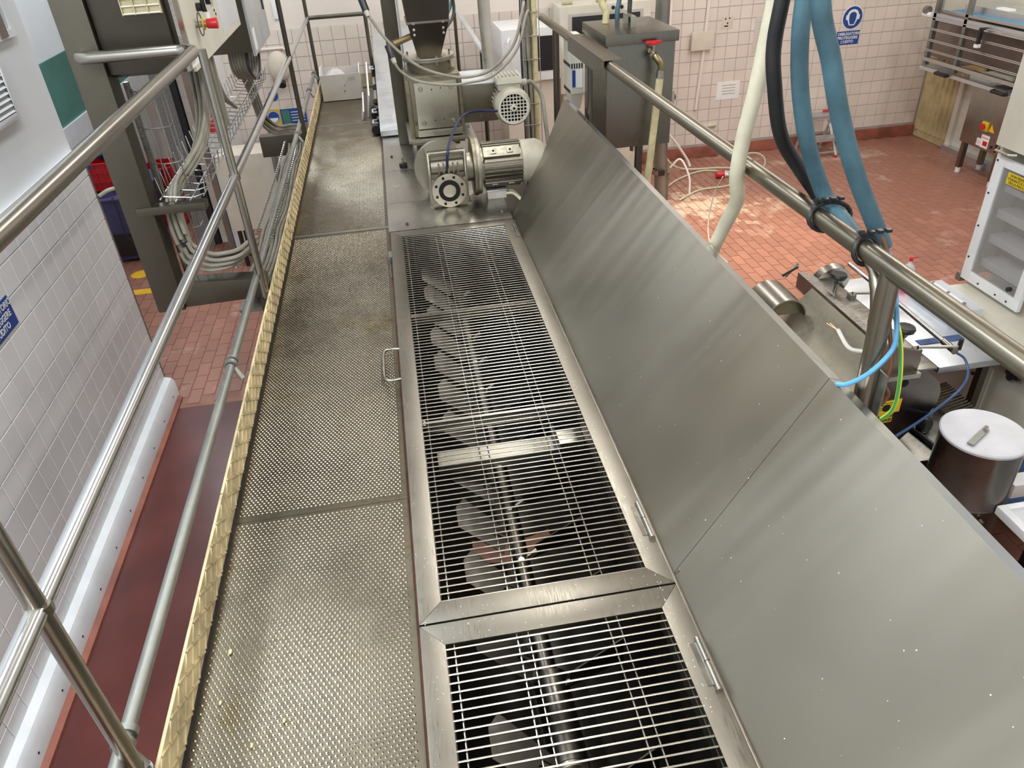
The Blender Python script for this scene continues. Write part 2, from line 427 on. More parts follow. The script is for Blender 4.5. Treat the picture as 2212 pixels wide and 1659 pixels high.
# ---- left wall
WX = -2.04
wl = struct(MB().box(-2.3, WX-0.006, -3.0, 5.24, FZ-0.006, 0.36).build('wall_left', 'grout'))
MB().box(-2.3, WX-0.05, -3.0, 5.24, 0.36, 3.2).build('upper_plaster', 'white_wall', wl)
MB().box(WX-0.05, WX+0.004, -3.0, 5.24, 0.345, 0.362).build('ledge', 'white_wall', wl)
def mk_left(b, c, key):
    y, z = key[0]/2, key[1]/2; e = 0.002
    return b.hexa([c+V((-0.006,-y,-z)), c+V((-0.006,-y,z)), c+V((-0.006,y,z)), c+V((-0.006,y,-z))],
                  [c+V((0,-y+e,-z+e)), c+V((0,-y+e,z-e)), c+V((0,y-e,z-e)), c+V((0,y-e,-z+e))])
cells = []
for j in range(12):
    for i in range(38):
        y = 5.24-0.15*i-0.075; z = 0.345-0.15*j-0.075
        if z-0.07 < -1.46: continue
        cells.append(((WX, y, z), (0.1445, 0.1445), 0.02))
pieces(wl, 'tile', cells, mk_left, 'wall_tile_white', [[(-60,380),(160,330),(380,850),(20,1640),(-60,1659)]])
bl = struct(MB().prism([(0,0.02),(0.07,0.02),(0.07,0.14),(0.05,0.17),(0,0.185)], (WX-0.006,-3.0,FZ), (1,0,0), (0,0,1), (0,1,0), 8.24).build('baseboard_left', 'white_plastic'))
for k in range(12):
    MB().cyl((WX+0.062, 5.1-0.32*k, FZ+0.08), (WX+0.067, 5.1-0.32*k, FZ+0.08), 0.006, n=8).build('screw', 'black_plastic', bl)
struct(MB().prism([(0,0),(0.10,0),(0.10,0.012),(0.065,0.03),(0,0.03)], (WX-0.006,-3.0,FZ), (1,0,0), (0,0,1), (0,1,0), 8.2).build('trim_1', 'red_cove'))
struct(MB().box(-2.3, WX+0.004, 5.24, 5.252, FZ+0.18, 0.36).build('trim_2', 'brown_panel'))
# louvre and window in the left wall
lv = thing('louvre_vent', 'white slatted louvre vent set in the white wall above the tiles', 'vent', (WX-0.05, 4.45, 0.72))
b = MB()
for a in ((4.2,4.235),(4.665,4.70)): b.box(WX-0.05, WX-0.025, a[0], a[1], 0.70, 1.0)
for a in ((0.70,0.735),(0.965,1.0)): b.box(WX-0.05, WX-0.025, 4.235, 4.665, a[0], a[1])
b.build('frame', 'white_plastic', lv, bevel=0.002)
MB().box(WX-0.06, WX-0.045, 4.235, 4.665, 0.735, 0.965).build('backing', 'grey_paint', lv)
for k in range(7):
    z = 0.752+0.031*k
    MB().obox((WX-0.034, 4.45, z), V((0.010,0,-0.012)), (0,0.214,0), V((0.0012,0,0.001))).build('slat', 'white_plastic', lv)
wn = struct(MB().box(WX-0.05, WX-0.028, 4.3, 5.05, 1.07, 1.11).build('window_1', 'white_plastic'))
MB().box(WX-0.05, WX-0.028, 5.01, 5.05, 1.11, 2.0).build('window_frame', 'white_plastic', wn)
MB().box(WX-0.05, WX-0.028, 4.3, 4.34, 1.11, 2.0).build('window_frame', 'white_plastic', wn)
MB().box(WX-0.05, WX-0.04, 4.34, 5.01, 1.11, 2.0).build('pane', 'white_metal', wn)
MB().box(WX-0.049, WX-0.02, 4.84, 4.93, 1.08, 2.0).build('roller_guide', 'brown_panel', wn)

# ---- back wall
BY = 9.6
wb = struct(MB().box(-1.95, 7.3, BY+0.006, BY+0.25, FZ-0.006, 0.385).build('wall_back', 'grout'))
MB().box(-1.95, 7.3, BY+0.012, BY+0.25, 0.385, 3.2).build('upper_plaster', 'back_plaster', wb)
def mk_back(b, c, key):
    x, z = key[0]/2, key[1]/2; e = 0.002
    return b.hexa([c+V((-x,0.006,-z)), c+V((x,0.006,-z)), c+V((x,0.006,z)), c+V((-x,0.006,z))],
                  [c+V((-x+e,0,-z+e)), c+V((x-e,0,-z+e)), c+V((x-e,0,z-e)), c+V((-x+e,0,z-e))])
cells = []
for j in range(13):
    for i in range(60):
        x = 7.05-0.15*i-0.075; z = 0.385-0.15*j-0.075
        if z-0.07 < -1.5: continue
        cells.append(((x, BY, z), (0.1448, 0.1448), 0.02))
pieces(wb, 'tile', cells, mk_back, 'wall_tile_pink',
       [[(1470,0),(2010,0),(1958,290),(1640,320),(1470,330)], [(560,60),(830,40),(830,150),(690,200),(640,300),(560,300)], [(1060,0),(1210,0),(1210,60),(1060,60)]])
struct(MB().box(-1.95, 7.05, BY-0.03, BY+0.006, FZ, -1.44).build('baseboard_back', 'red_cove', bevel=0.006))
# pilaster and pipe on the back wall
struct(MB().box(3.36, 3.46, BY-0.02, BY+0.006, -1.44, 3.2).build('trim_3', 'back_plaster'))
# ---- right wall: stained ribbed cladding, then pale panels with a zinc kick strip
wr = struct(MB().box(7.09, 7.35, 5.5, 9.6, FZ-0.006, 3.2).build('wall_right', 'cream_paint'))
MB().box(7.07, 7.09, 8.88, 9.6, FZ, -0.5).build('cladding', 'tan_panel', wr)
for k in range(7):
    y = 8.93+0.10*k
    MB().prism([(0,-0.035),(-0.022,-0.02),(-0.022,0.02),(0,0.035)], (7.07,y,FZ+0.1), (1,0,0), (0,1,0), (0,0,1), 0.97).build('rib', 'tan_panel', wr)
MB().box(7.04, 7.09, 8.80, 8.88, FZ, -0.5).build('door_jamb', 'cream_paint', wr)
MB().box(6.99, 7.09, 6.0, 8.86, FZ, FZ+0.07).build('kick_strip', 'white_metal', wr)
# ---- side room on the left
wf = struct(MB().box(-3.7, -3.4, 5.0, 12.3, -0.22, 3.2).build('wall_far_left', 'white_wall'))
MB().box(-3.42, -3.385, 5.0, 12.3, -0.22, 0.40).build('green_dado', 'green_paint', wf)
MB().box(-3.43, -3.36, 5.0, 12.3, -0.42, -0.215).build('sill', 'white_plastic', wf)
MB().box(-3.45, -3.38, 5.0, 12.3, -0.52, -0.42).build('dark_rail', 'granite', wf)
MB().box(-3.7, -3.55, 5.0, 12.3, FZ, -0.52).build('lower_wall', 'white_wall', wf)
struct(MB().box(-3.7, -1.7, 12.0, 12.25, FZ, 3.2).build('wall_far_back', 'back_plaster'))
struct(MB().box(-1.95, -1.75, 9.85, 12.2, FZ, 3.2).build('wall_side_room', 'back_plaster'))
struct(MB().box(-4.2, 8.5, -3.0, 12.6, 3.2, 3.3).build('ceiling', 'ceiling_paint'))
# ================================================================ walkway
wk = thing('walkway', 'raised steel walkway deck of dimpled plates with dirty cream toe board', 'walkway', (-0.4, 4.3, FZ))
joints = [0.05, 1.87, 4.245, 6.70, 8.15]
XL, XR = -0.682, -0.128
for k in range(4):
    y0, y1 = joints[k]+0.004, joints[k+1]-0.004
    pl = MB().box(XL, XR, y0, y1, -0.012-0.0015*(k % 2), -0.0015*(k % 2)).build('deck_plate', 'deck_steel', wk)
    bm_ = MB(); z0 = -0.0015*(k % 2); p = 0.0142
    ny = int((y1-y0-0.03)/(p*0.82)); nx = int((XR-XL-0.02)/p)
    for j in range(ny):
        y = y0+0.02+j*p*0.82
        far = y > 4.2
        for i in range(nx):
            x = XL+0.014+i*p+(p/2 if j % 2 else 0)
            n = 5 if far else 6; h = 0.0022; a = 0.0052; c = 0.0034
            i0 = len(bm_.v)
            for q in range(n):
                t = 2*math.pi*q/n; bm_.v.append(V((x+a*math.cos(t), y+a*0.8*math.sin(t), z0)))
            if far:
                bm_.v.append(V((x, y+0.0006, z0+h)))
                for q in range(n): bm_.f.append((i0+q, i0+(q+1) % n, i0+n))
            else:
                for q in range(n):
                    t = 2*math.pi*q/n; bm_.v.append(V((x+a*0.5*math.cos(t), y+0.0004+a*0.42*math.sin(t), z0+h)))
                for q in range(n): bm_.f.append((i0+q, i0+(q+1) % n, i0+n+(q+1) % n, i0+n+q))
                bm_.f.append(tuple(i0+n+q for q in range(n)))
    stuff(bm_.build('tread_dimple', 'bump_steel', pl, fix=False))
for y in joints[1:4]:
    MB().box(XL, XR, y-0.011, y+0.011, -0.02, 0.0015).build('joint_strip', 'galvanised' if y > 3 else 'deck_steel', wk)
# toe board: bent plates with raised slanting ribs
TH = 0.122
for k in range(4):
    y0, y1 = joints[k]+0.003, joints[k+1]-0.003
    tb = MB().box(XL-0.012, XL-0.004, y0, y1, -0.03, TH).build('toe_board', 'toe_cream', wk)
    rb = MB(); j = 0; y = y0+0.02
    while y < y1-0.05:
        for r_ in range(4):
            za = 0.008+0.029*r_; dy = 0.018 if (j+r_) % 2 else -0.018
            rb.bar((XL-0.003, y-dy+0.02, za), (XL-0.003, y+dy+0.02, za+0.024), 0.005, 0.005, (1, 0, 0))
        y += 0.045; j += 1
    stuff(rb.build('raised_rib', 'toe_cream', tb, fix=False))
MB().box(XL-0.004, XL+0.006, 0.05, 8.15, -0.001, 0.004).build('dirt_seam', 'black_rubber', wk)
for y in (0.5, 3.3, 6.0, 8.0):
    MB().box(-0.64, -0.58, y, y+0.06, FZ, -0.10).build('support_post', 'channel_steel', wk)
    MB().box(-0.68, -0.15, y, y+0.06, -0.10, -0.0135).build('cross_beam', 'channel_steel', wk)
MB().box(-0.69, -0.65, 0.05, 8.15, -0.09, -0.0135).build('side_beam', 'channel_steel', wk)
MB().box(XL+0.10, XR, 8.146, 8.155, 0.0, TH).build('end_board', 'toe_cream', wk)
# crumbs of dough on the deck
for k, (x, y) in enumerate(((-0.62, 1.36), (-0.622, 1.21), (-0.46, 1.13), (-0.53, 1.08))):
    tag(MB().ball((x, y, 0.0045), 0.0052 if k else 0.007, 8, 6, (0.8, 1.3, 0.6)).build('dough_crumb', 'hose_braid'),
        'tiny pale dough crumb lying on the dimpled deck', 'crumb', 'crumbs on the walkway')

# ================================================================ left handrail
hl = thing('handrail', 'steel tube handrail with posts along the open side of the walkway', 'handrail', (-0.71, 4.0, 0.0))
RX = -0.712
b = MB(); b.tube([(RX, -0.6, 1.185), (RX, 3.15, 1.185)]+[(RX-0.07+0.07*math.cos(t), 3.15+0.07*math.sin(t), 1.185) for t in (0.4, 0.8, 1.2, 1.57)]+[(-1.10, 3.22, 1.185)]
           +[(-1.10-0.05*math.sin(t), 3.27-0.05*math.cos(t), 1.185) for t in (0.5, 1.0, 1.57)]+[(-1.15, 3.33, 1.185)], 0.0215, 14)
b.build('top_rail', 'tube_steel', hl)
MB().tube([(RX, -0.6, 0.665), (RX, 8.08, 0.665)], 0.0185, 14).build('middle_rail', 'bright_tube', hl)
MB().tube([(-0.732, 0.9, 0.208), (-0.732, 8.06, 0.19)], 0.0165, 12).build('lower_rail', 'galvanised', hl)
for y, z1 in ((0.97, 1.185), (3.3, 1.17), (6.06, 1.185), (8.1, 1.185)):
    MB().tube([(RX, y, 0.02), (RX, y, z1)], 0.0175, 14).build('post', 'tube_steel' if y < 6 else 'channel_steel', hl)
    b = MB(); b.ring((RX, y, 0.655), (0, 0, 1), 0.017, 0.023, 0.02, 14); b.build('weld_collar', 'rail_steel', hl)
MB().tube([(RX, 6.06, 1.185), (RX, 8.1, 1.185)], 0.0215, 12).build('top_rail', 'tube_steel', hl)
MB().tube([(RX, 8.1, 0.665), (-0.165, 8.1, 0.665)], 0.0185, 12).build('end_rail', 'channel_steel', hl)
MB().tube([(-0.165, 8.1, 0.004), (-0.165, 8.1, 1.2)], 0.0185, 12).build('post', 'channel_steel', hl)
# clamp fittings on the lower rail
def clamp(y, x=-0.732, z=0.205):
    c = MB(); c.ring((x, y-0.02, z), (0, 1, 0), 0.0165, 0.024, 0.018, 14); c.ring((x, y+0.012, z), (0, 1, 0), 0.0165, 0.023, 0.016, 14)
    c.tube([(x+0.01, y-0.02, z-0.01), (x+0.035, y-0.035, z-0.05)], 0.012, 10); c.build('pipe_clamp', 'galvanised', hl)
for y in (1.01, 2.52, 5.75, 7.2, 7.95): clamp(y, z=0.207 if y < 4 else 0.195)
for c in (MB().cyl((RX, 0.97, 0.10), (RX, 0.97, 0.15), 0.029, n=16), MB().box(-0.755, -0.715, 0.945, 0.99, 0.15, 0.19), MB().cyl((-0.745, 0.94, 0.16), (-0.745, 1.05, 0.16), 0.012, n=8)): c.build('base_fitting', 'galvanised', hl, bevel=0.003)
MB().obox((RX-0.002, 3.16, 1.152), (0.001, 0, 0), (0, 0.06, 0.0), (0, 0, 0.014)).build('white_sticker', 'paper', hl)

# ================================================================ grates over the screw trough
GZ = 0.05
def grate(label, y0, y1, iy0, iy1, flats, wires, grp):
    g = thing('grate_lid', label, 'grate', (-0.115, (y0+y1)/2, GZ), grp)
    x0, x1, a, c = -0.118, 0.577, -0.056, 0.515; t = 0.028
    fr = lambda pts: MB().prism(pts, (0, 0, GZ-t), (1, 0, 0), (0, 1, 0), (0, 0, 1), t)
    fr([(x0, y0), (a, iy0), (a, iy1), (x0, y1)]).build('side_frame', 'frame_steel', g, bevel=0.0015)
    fr([(c, iy0), (x1, y0), (x1, y1), (c, iy1)]).build('side_frame', 'frame_steel', g, bevel=0.0015)
    fr([(x0+0.0006, y0), (x1-0.0006, y0), (c, iy0-0.0006), (a, iy0-0.0006)]).build('end_frame', 'frame_steel', g, bevel=0.0015)
    fr([(a, iy1+0.0006), (c, iy1+0.0006), (x1-0.0006, y1), (x0+0.0006, y1)]).build('end_frame', 'frame_steel', g, bevel=0.0015)
    bar = MB().cyl((a-0.012, 0, 0), (c+0.012, 0, 0), 0.0027, n=7).mesh('bar', 'bar_steel')
    n = int((iy1-iy0-0.01)/0.0247)
    for k in range(n+1):
        y = iy1-0.012-0.0247*k
        if y < iy0+0.004: break
        place('bar', bar, g, (0, y, GZ-0.006))
    for x in wires:
        MB().cyl((x, iy0-0.005, GZ-0.0122), (x, iy1+0.005, GZ-0.0117), 0.0026, n=7).build('long_wire', 'bar_steel', g)
    for y in flats:
        MB().box(a+0.004, c-0.004, y-0.003, y+0.003, GZ-0.060, GZ-0.0095).build('cross_flat', 'plate_steel', g, bevel=0.001)
        MB().box(a-0.002, a+0.012, y-0.016, y+0.016, GZ-0.05, GZ-0.012).build('weld_tab', 'bar_steel', g, bevel=0.002)
    MB().box(a-0.002, a+0.001, iy0, iy1, GZ-0.07, GZ-t).build('inner_lip', 'frame_steel', g)
    MB().box(c-0.001, c+0.002, iy0, iy1, GZ-0.07, GZ-t).build('inner_lip', 'frame_steel', g)
    return g
WIRES = (-0.034, 0.128, 0.158, 0.365, 0.394)
g1 = grate('long hinged steel bar grate with a bent tube handle over the screw trough', 1.306, 4.03, 1.372, 3.957, (2.205, 3.03), WIRES, 'bar grates over the trough')
b = MB(); b.tube(spl([(-0.116, 2.76, 0.036), (-0.16, 2.765, 0.036), (-0.182, 2.745, 0.036), (-0.185, 2.65, 0.036), (-0.182, 2.545, 0.036), (-0.16, 2.522, 0.036), (-0.116, 2.525, 0.036)], 4), 0.0065, 10)
b.build('handle', 'bar_steel', g1)
b = MB(); b.box(-0.137, -0.119, 3.70, 3.78, 0.006, 0.045); b.cyl((-0.134, 3.69, 0.03), (-0.134, 3.79, 0.03), 0.007, n=10); b.tube([(-0.130, 3.70, 0.012), (-0.133, 3.60, 0.010), (-0.130, 3.52, 0.012)], 0.003, 6)
b.build('latch', 'galvanised', g1)
g2 = grate('short end section of steel bar grate beside the wide lid panel', 0.02, 1.300, 0.085, 1.232, (0.5,), WIRES, 'bar grates over the trough')
def hinge(g, y):
    h = MB(); h.cyl((0.567, y-0.07, 0.056), (0.567, y-0.001, 0.056), 0.008, n=12); h.cyl((0.567, y+0.001, 0.056), (0.567, y+0.07, 0.056), 0.008, n=12)
    h.cyl((0.567, y-0.08, 0.056), (0.567, y-0.07, 0.056), 0.010, n=10); h.box(0.545, 0.566, y-0.06, y+0.06, 0.0495, 0.053); h.build('hinge', 'bar_steel', g)
hinge(g1, 1.55); hinge(g1, 3.85); hinge(g2, 1.05)

# ================================================================ trough body and screw
tr = thing('screw_trough', 'long stainless trough of the mixing screw below the grates', 'trough', (0.23, 2.2, FZ))
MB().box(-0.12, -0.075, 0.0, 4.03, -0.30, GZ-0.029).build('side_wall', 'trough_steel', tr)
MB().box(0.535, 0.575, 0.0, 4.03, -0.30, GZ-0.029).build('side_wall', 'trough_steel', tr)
prof = []
for k in range(13):
    t = math.pi*k/12; prof.append((0.23-0.325*math.cos(t), -0.30-0.30*math.sin(t)))
pin = [(0.23+(x-0.23)*0.97, -0.30+(z+0.30)*0.97) for x, z in prof]
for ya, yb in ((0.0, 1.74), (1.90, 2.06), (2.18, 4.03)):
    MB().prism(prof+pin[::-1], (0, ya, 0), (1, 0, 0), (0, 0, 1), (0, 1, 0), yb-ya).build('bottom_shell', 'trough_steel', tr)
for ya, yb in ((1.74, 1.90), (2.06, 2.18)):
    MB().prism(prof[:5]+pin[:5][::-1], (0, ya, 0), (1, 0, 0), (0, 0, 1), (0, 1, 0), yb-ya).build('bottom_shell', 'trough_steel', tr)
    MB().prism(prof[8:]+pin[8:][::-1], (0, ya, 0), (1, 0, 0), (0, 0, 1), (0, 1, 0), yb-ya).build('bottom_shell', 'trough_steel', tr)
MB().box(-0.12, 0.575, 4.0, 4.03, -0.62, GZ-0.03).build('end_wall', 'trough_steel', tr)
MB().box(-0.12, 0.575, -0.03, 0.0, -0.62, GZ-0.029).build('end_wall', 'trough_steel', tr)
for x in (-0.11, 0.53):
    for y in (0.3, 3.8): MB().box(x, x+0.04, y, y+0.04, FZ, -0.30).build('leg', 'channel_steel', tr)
sw = thing('mixing_screw', 'dark steel shaft with angled paddles inside the trough', 'mixing shaft', (0.215, 2.2, -0.27))
SX, SZ = 0.216, -0.27
MB().cyl((SX, 0.02, SZ), (SX, 4.0, SZ), 0.032, n=20).build('shaft', 'shaft_steel', sw)
MB().cyl((SX+0.006, 1.03, SZ), (SX+0.006, 1.30, SZ), 0.052, n=24).build('bearing_sleeve', 'shaft_steel', sw, bevel=0.004)
MB().ring((SX+0.006, 1.015, SZ), (0, 1, 0), 0.03, 0.046, 0.02, 24).build('retaining_ring', 'plate_steel', sw)
for k, y in enumerate((0.55, 0.80, 1.03, 1.36, 1.62, 1.87, 2.12, 2.42, 2.66, 2.90, 3.14, 3.38, 3.62, 3.86)):
    # left paddle, broad face up and tilted along the shaft
    c = V((SX-0.115, y+0.03, SZ+0.06)); ex = V((-0.080, 0.055, 0.045)); ey = V((0.018, 0.048, 0.018)); ez = ex.cross(ey).normalized()*0.003
    p = MB(); p.prism([(-1, -0.8), (0.75, -1), (1, 0.1), (0.8, 1), (-1, 0.75)], c, ex, ey, ez.normalized(), 0.006)
    p.build('paddle', 'paddle_steel', sw, bevel=0.0012)
    MB().cyl((SX-0.025, y-0.01, SZ+0.01), (SX-0.075, y+0.01, SZ+0.04), 0.011, n=8).build('paddle_stem', 'shaft_steel', sw)
    # right paddle stands almost edge-on
    a = V((SX+0.035, y-0.10, SZ+0.02)); d = V((0.20, 0.075, 0.03))
    p = MB(); p.prism([(0, -0.05), (1, -0.09), (1, 0.0), (0.12, 0.0)], a+V((0, 0, 0.03)), d, V((0.03, 0.10, 1)), V((0.02, 1, -0.1)).normalized(), 0.005)
    p.build('paddle', 'paddle_steel', sw)
    MB().cyl((SX+0.02, y-0.1, SZ+0.005), (SX+0.06, y-0.095, SZ+0.03), 0.010, n=8).build('paddle_stem', 'bar_steel', sw)
    MB().cyl((SX, y+0.12, SZ+0.030), (SX, y+0.12, SZ+0.034), 0.010, n=10).build('bolt_head', 'bar_steel', sw)
tag(MB().box(-0.018, 0.418, 2.12, 2.205, -0.14, -0.105).build('bearing_bridge', 'plate_steel', bevel=0.004), 'bright brushed flat steel bridge crossing the trough under the grate', 'crossbar')
tag(MB().box(0.437, 0.534, 2.15, 2.24, -0.14, -0.105).build('bearing_block', 'plate_steel', bevel=0.004), 'small bright steel block beside the dark end of the trough bridge', 'block')
tag(MB().box(0.4185, 0.4365, 2.10, 2.25, -0.17, -0.085).build('bridge_flange', 'black_plastic', bevel=0.003), 'dark flange between the bright bridge and the small steel block', 'flange')

# ================================================================ lid panels swung open to the right
def lid(name, label, y0b, y1b, y0t, y1t, cut):
    L = thing(name, label, 'lid', (0.585, (y0b+y1b)/2, 0.03), 'open lid panels')
    A, T = V((0.588, 0, 0.045)), V((1.003, 0, 0.553)); up = (T-A); n_ = V((up.z, 0, -up.x)).normalized()
    P = lambda s_, y: A+up*s_+V((0, y, 0))
    pts = [P(0, y0b), P(0, y1b), P(0.5, y1b+(y1t-y1b)*cut), P(1, y1t), P(1, y0t)]
    pb = MB(); i = pb.pts(pts+[q+n_*0.004 for q in pts]); k = len(pts)
    pb.f.append(tuple(range(i, i+k))); pb.f.append(tuple(i+k+q for q in reversed(range(k))))
    for q in range(k): pb.f.append((i+q, i+(q+1) % k, i+k+(q+1) % k, i+k+q))
    pb.build('panel', 'lid_steel', L)
    # folded lip along the top edge
    tp = MB(); e = V((0.034, 0, -0.012))
    a0, a1 = P(1, y0t), P(1, y1t)
    tp.hexa([a0-V((0,0,0.004)), a0+e-V((0,0,0.004)), a1+e-V((0,0,0.004)), a1-V((0,0,0.004))], [a0, a0+e, a1+e, a1])
    tp.hexa([a0+e-V((0.003,0,0.045)), a0+e-V((0,0,0.045)), a1+e-V((0,0,0.045)), a1+e-V((0.003,0,0.045))], [a0+e-V((0.003,0,0)), a0+e, a1+e, a1+e-V((0.003,0,0))])
    tp.build('top_lip', 'bright_tube', L)
    # stiffening rib at the back
    MB().prism([(0, 0), (0.03, 0), (0.03, 0.02), (0, 0.02)], P(0.45, y0b+0.05)+n_*0.004, up.normalized(), n_, (0, 1, 0), y1b-y0b-0.1).build('back_rib', 'frame_steel', L)
    for y in (y0b+0.25, y1b-0.3):
        MB().bar(P(0.55, y)+n_*0.02, V((0.86, y, 0.012)), 0.03, 0.006, (0, 1, 0)).build('stay', 'channel_steel', L)
    return L
l1 = lid('hopper_hood', 'long open steel lid panel with scuffed streaks beside the long grate', 1.345, 4.10, 1.452, 4.56, 0.35)
l2 = lid('hopper_hood', 'nearer open steel lid panel with a clean dull face beside the short grate', -0.25, 1.343, -0.25, 1.450, 0.5)
MB().bar((0.59, 1.338, 0.045), (0.60, 1.338, 0.06), 0.006, 0.006).build('seam_weld', 'bar_steel', l2)
fl = MB(); fl.box(0.5785, 0.5872, -0.03, 4.03, 0.0, 0.046); tag(fl.build('hinge_rail', 'frame_steel', bevel=0.002), 'narrow steel hinge rail between the grates and the open lid panels', 'rail')
rs = thing('lid_rest', 'steel angle rest under the open lid panels', 'support', (0.86, 2.0, FZ))
MB().box(0.84, 0.88, -0.2, 4.3, -0.04, 0.0).build('beam', 'channel_steel', rs)
for y in (0.1, 2.1, 4.2): MB().box(0.84, 0.88, y, y+0.04, FZ, -0.04).build('leg', 'channel_steel', rs)

# ================================================================ right handrail
hr = thing('guard_rail', 'thick brownish steel guard rail with a sawn-off post above the lid panels', 'handrail', (1.08, 3.0, 0.5))
GX, GR = 1.082, 0.86
MB().tube([(GX, -0.3, GR), (GX, 5.62, GR)], 0.0245, 20).build('rail_tube', 'rail_steel', hr)
MB().tube([(GX+0.0, 1.425, GR), (GX-0.004, 1.405, 0.47)], 0.0245, 20, caps=False).build('cut_post', 'rail_steel', hr)
b = MB(); b.tube(spl([(GX, 1.55, GR-0.005), (GX, 1.47, GR-0.05), (GX-0.002, 1.43, GR-0.14), (GX-0.003, 1.42, GR-0.22)], 4), [0.012]*4+[0.017]*4+[0.02]*5, 10); b.build('gusset', 'rail_steel', hr)
b = MB(); b.ring((GX-0.004, 1.405, 0.462), (0, 0, 1), 0.017, 0.0262, 0.012, 20); b.build('cut_edge', 'brass', hr)
MB().cyl((GX-0.004, 1.405, 0.44), (GX-0.004, 1.405, 0.475), 0.0205, n=14).build('dark_interior', 'black_void', hr)  # black plug painted in for the dark inside of the cut tube
MB().box(GX+0.012, GX+0.016, 1.36, 1.40, 0.38, 0.60).build('zinc_strap', 'galvanised', hr)
MB().tube([(GX, 5.13, GR-0.02), (GX, 5.13, -0.2)], 0.022, 14).build('post', 'channel_steel', hr)
MB().tube([(GX-0.01, 4.2, GR-0.02), (GX-0.01, 4.2, 0.2)], 0.014, 12).build('post', 'channel_steel', hr)
MB().box(GX-0.03, GX+0.03, 4.15, 5.2, -0.3, -0.2).build('base_beam', 'channel_steel', hr)
for y in (4.17, 5.1): MB().box(GX-0.03, GX+0.03, y, y+0.06, FZ, -0.3).build('support_post', 'channel_steel', hr)
b = MB(); b.prism([(-0.036, -0.055), (-0.033, -0.055), (-0.033, 0.027), (0.06, 0.027), (0.06, 0.030), (-0.036, 0.030)], (GX, 3.83, GR), (1, 0, 0), (0, 0, 1), (0, 1, 0), 0.80)
tag(b.build('rail_saddle', 'frame_steel'), 'folded sheet steel saddle laid over the guard rail beside the tank', 'bracket')

# dried flour specks on the frames and the hood
rf = random.Random(11); b = MB()
def speck(p, n_, r_):
    n_ = V(n_).normalized(); x, y, _ = frame_of(n_); p = V(p)+n_*0.0006
    b.poly([p+(x*math.cos(2*math.pi*q/6)+y*math.sin(2*math.pi*q/6))*r_*(0.7+0.6*rf.random()) for q in range(6)])
for q in range(160): speck((rf.uniform(0.517, 0.545), rf.uniform(0.9, 3.4), 0.05), (0, 0, 1), rf.uniform(0.0006, 0.0016))
for q in range(60): speck((rf.uniform(-0.11, 0.54), rf.uniform(1.24, 1.36), 0.05), (0, 0, 1), rf.uniform(0.0006, 0.0014))
for q in range(40): speck((rf.uniform(-0.115, -0.06), rf.uniform(0.7, 2.2), 0.05), (0, 0, 1), rf.uniform(0.0006, 0.0013))
for q in range(70):
    s_ = rf.uniform(0.1, 0.98); speck((0.588+0.415*s_, rf.uniform(0.5, 2.4), 0.045+0.508*s_), (-0.508, 0, 0.415), rf.uniform(0.0006, 0.0017))
o = tag(b.build('flour_dust', 'paper', fix=False), 'fine white flour specks scattered over the steel frames and hood', 'flour'); stuff(o)
# ================================================================ conveyor housing behind the grates
ch = thing('conveyor_housing', 'flat stainless cover of the conveyor casing carrying the gear motor', 'machine casing', (0.23, 5.0, FZ))
MB().box(-0.122, 0.578, 4.035, 6.2, -0.55, 0.044).build('casing', 'sheet_steel', ch)
for y0, y1 in ((4.04, 4.488), (4.492, 5.128), (5.132, 6.2)):
    MB().box(-0.126, 0.582, y0, y1, 0.044, 0.050).build('cover_plate', 'sheet_steel', ch, bevel=0.001)
for x in (-0.08, 0.5):
    for y in (4.4, 5.9): MB().box(x, x+0.05, y, y+0.05, FZ, -0.55).build('leg', 'channel_steel', ch)
MB().box(0.592, 0.80, 4.12, 5.3, -0.40, -0.03).build('side_duct', 'dark_steel', ch, bevel=0.004)
MB().ring((-0.055, 4.80, 0.05), (0, 0, 1), 0.010, 0.021, 0.0015, 16).build('washer', 'bright_tube', ch)
for p in ((-0.07, 5.45), (-0.02, 4.12), (0.54, 4.16)): MB().cyl((p[0], p[1], 0.05), (p[0], p[1], 0.062), 0.009, n=6).build('bolt_head', 'rail_steel', ch)
b = MB(); b.hexa([(-0.135, 5.98, 0.06), (0.56, 5.98, 0.06), (0.56, 9.2, 0.33), (-0.135, 9.2, 0.33)], [(-0.135, 5.98, 0.10), (0.56, 5.98, 0.10), (0.56, 9.2, 0.375), (-0.135, 9.2, 0.375)])
cv = thing('conveyor_cover', 'long bluish white metal cover strip running back beside the far walkway', 'cover', (0.2, 7.6, FZ))
b.build('cover_sheet', 'white_metal', cv, bevel=0.002)
for k in range(5):
    y = 6.3+0.6*k; z = 0.10+0.0854*(y-5.98)
    MB().box(-0.10, -0.03, y, y+0.35, z, z+0.003).build('patch_strip', 'white_metal', cv)
MB().box(-0.10, 0.52, 6.25, 9.1, -0.35, 0.07).build('side_casing', 'sheet_steel', cv)
for y in (6.6, 8.8): MB().box(0.0, 0.45, y, y+0.06, FZ, -0.35).build('leg', 'channel_steel', cv)
for y in (6.35, 6.62, 7.9):
    z = 0.06+0.084*(y-5.98)
    t = MB(); t.box(-0.155, -0.136, y, y+0.10, z-0.06, z+0.01); t.build('toggle_latch', 'black_plastic', cv)
    t = MB(); t.tube([(-0.15, y, z-0.02), (-0.19, y, z-0.02), (-0.19, y+0.10, z-0.02), (-0.15, y+0.10, z-0.02)], 0.007, 8); t.build('latch_handle', 'white_plastic', cv)
for y in (6.25, 6.75):
    MB().cyl((-0.172, y, 0.042), (-0.172, y+0.22, 0.042), 0.035, n=14).build('side_roller', 'black_rubber', cv)
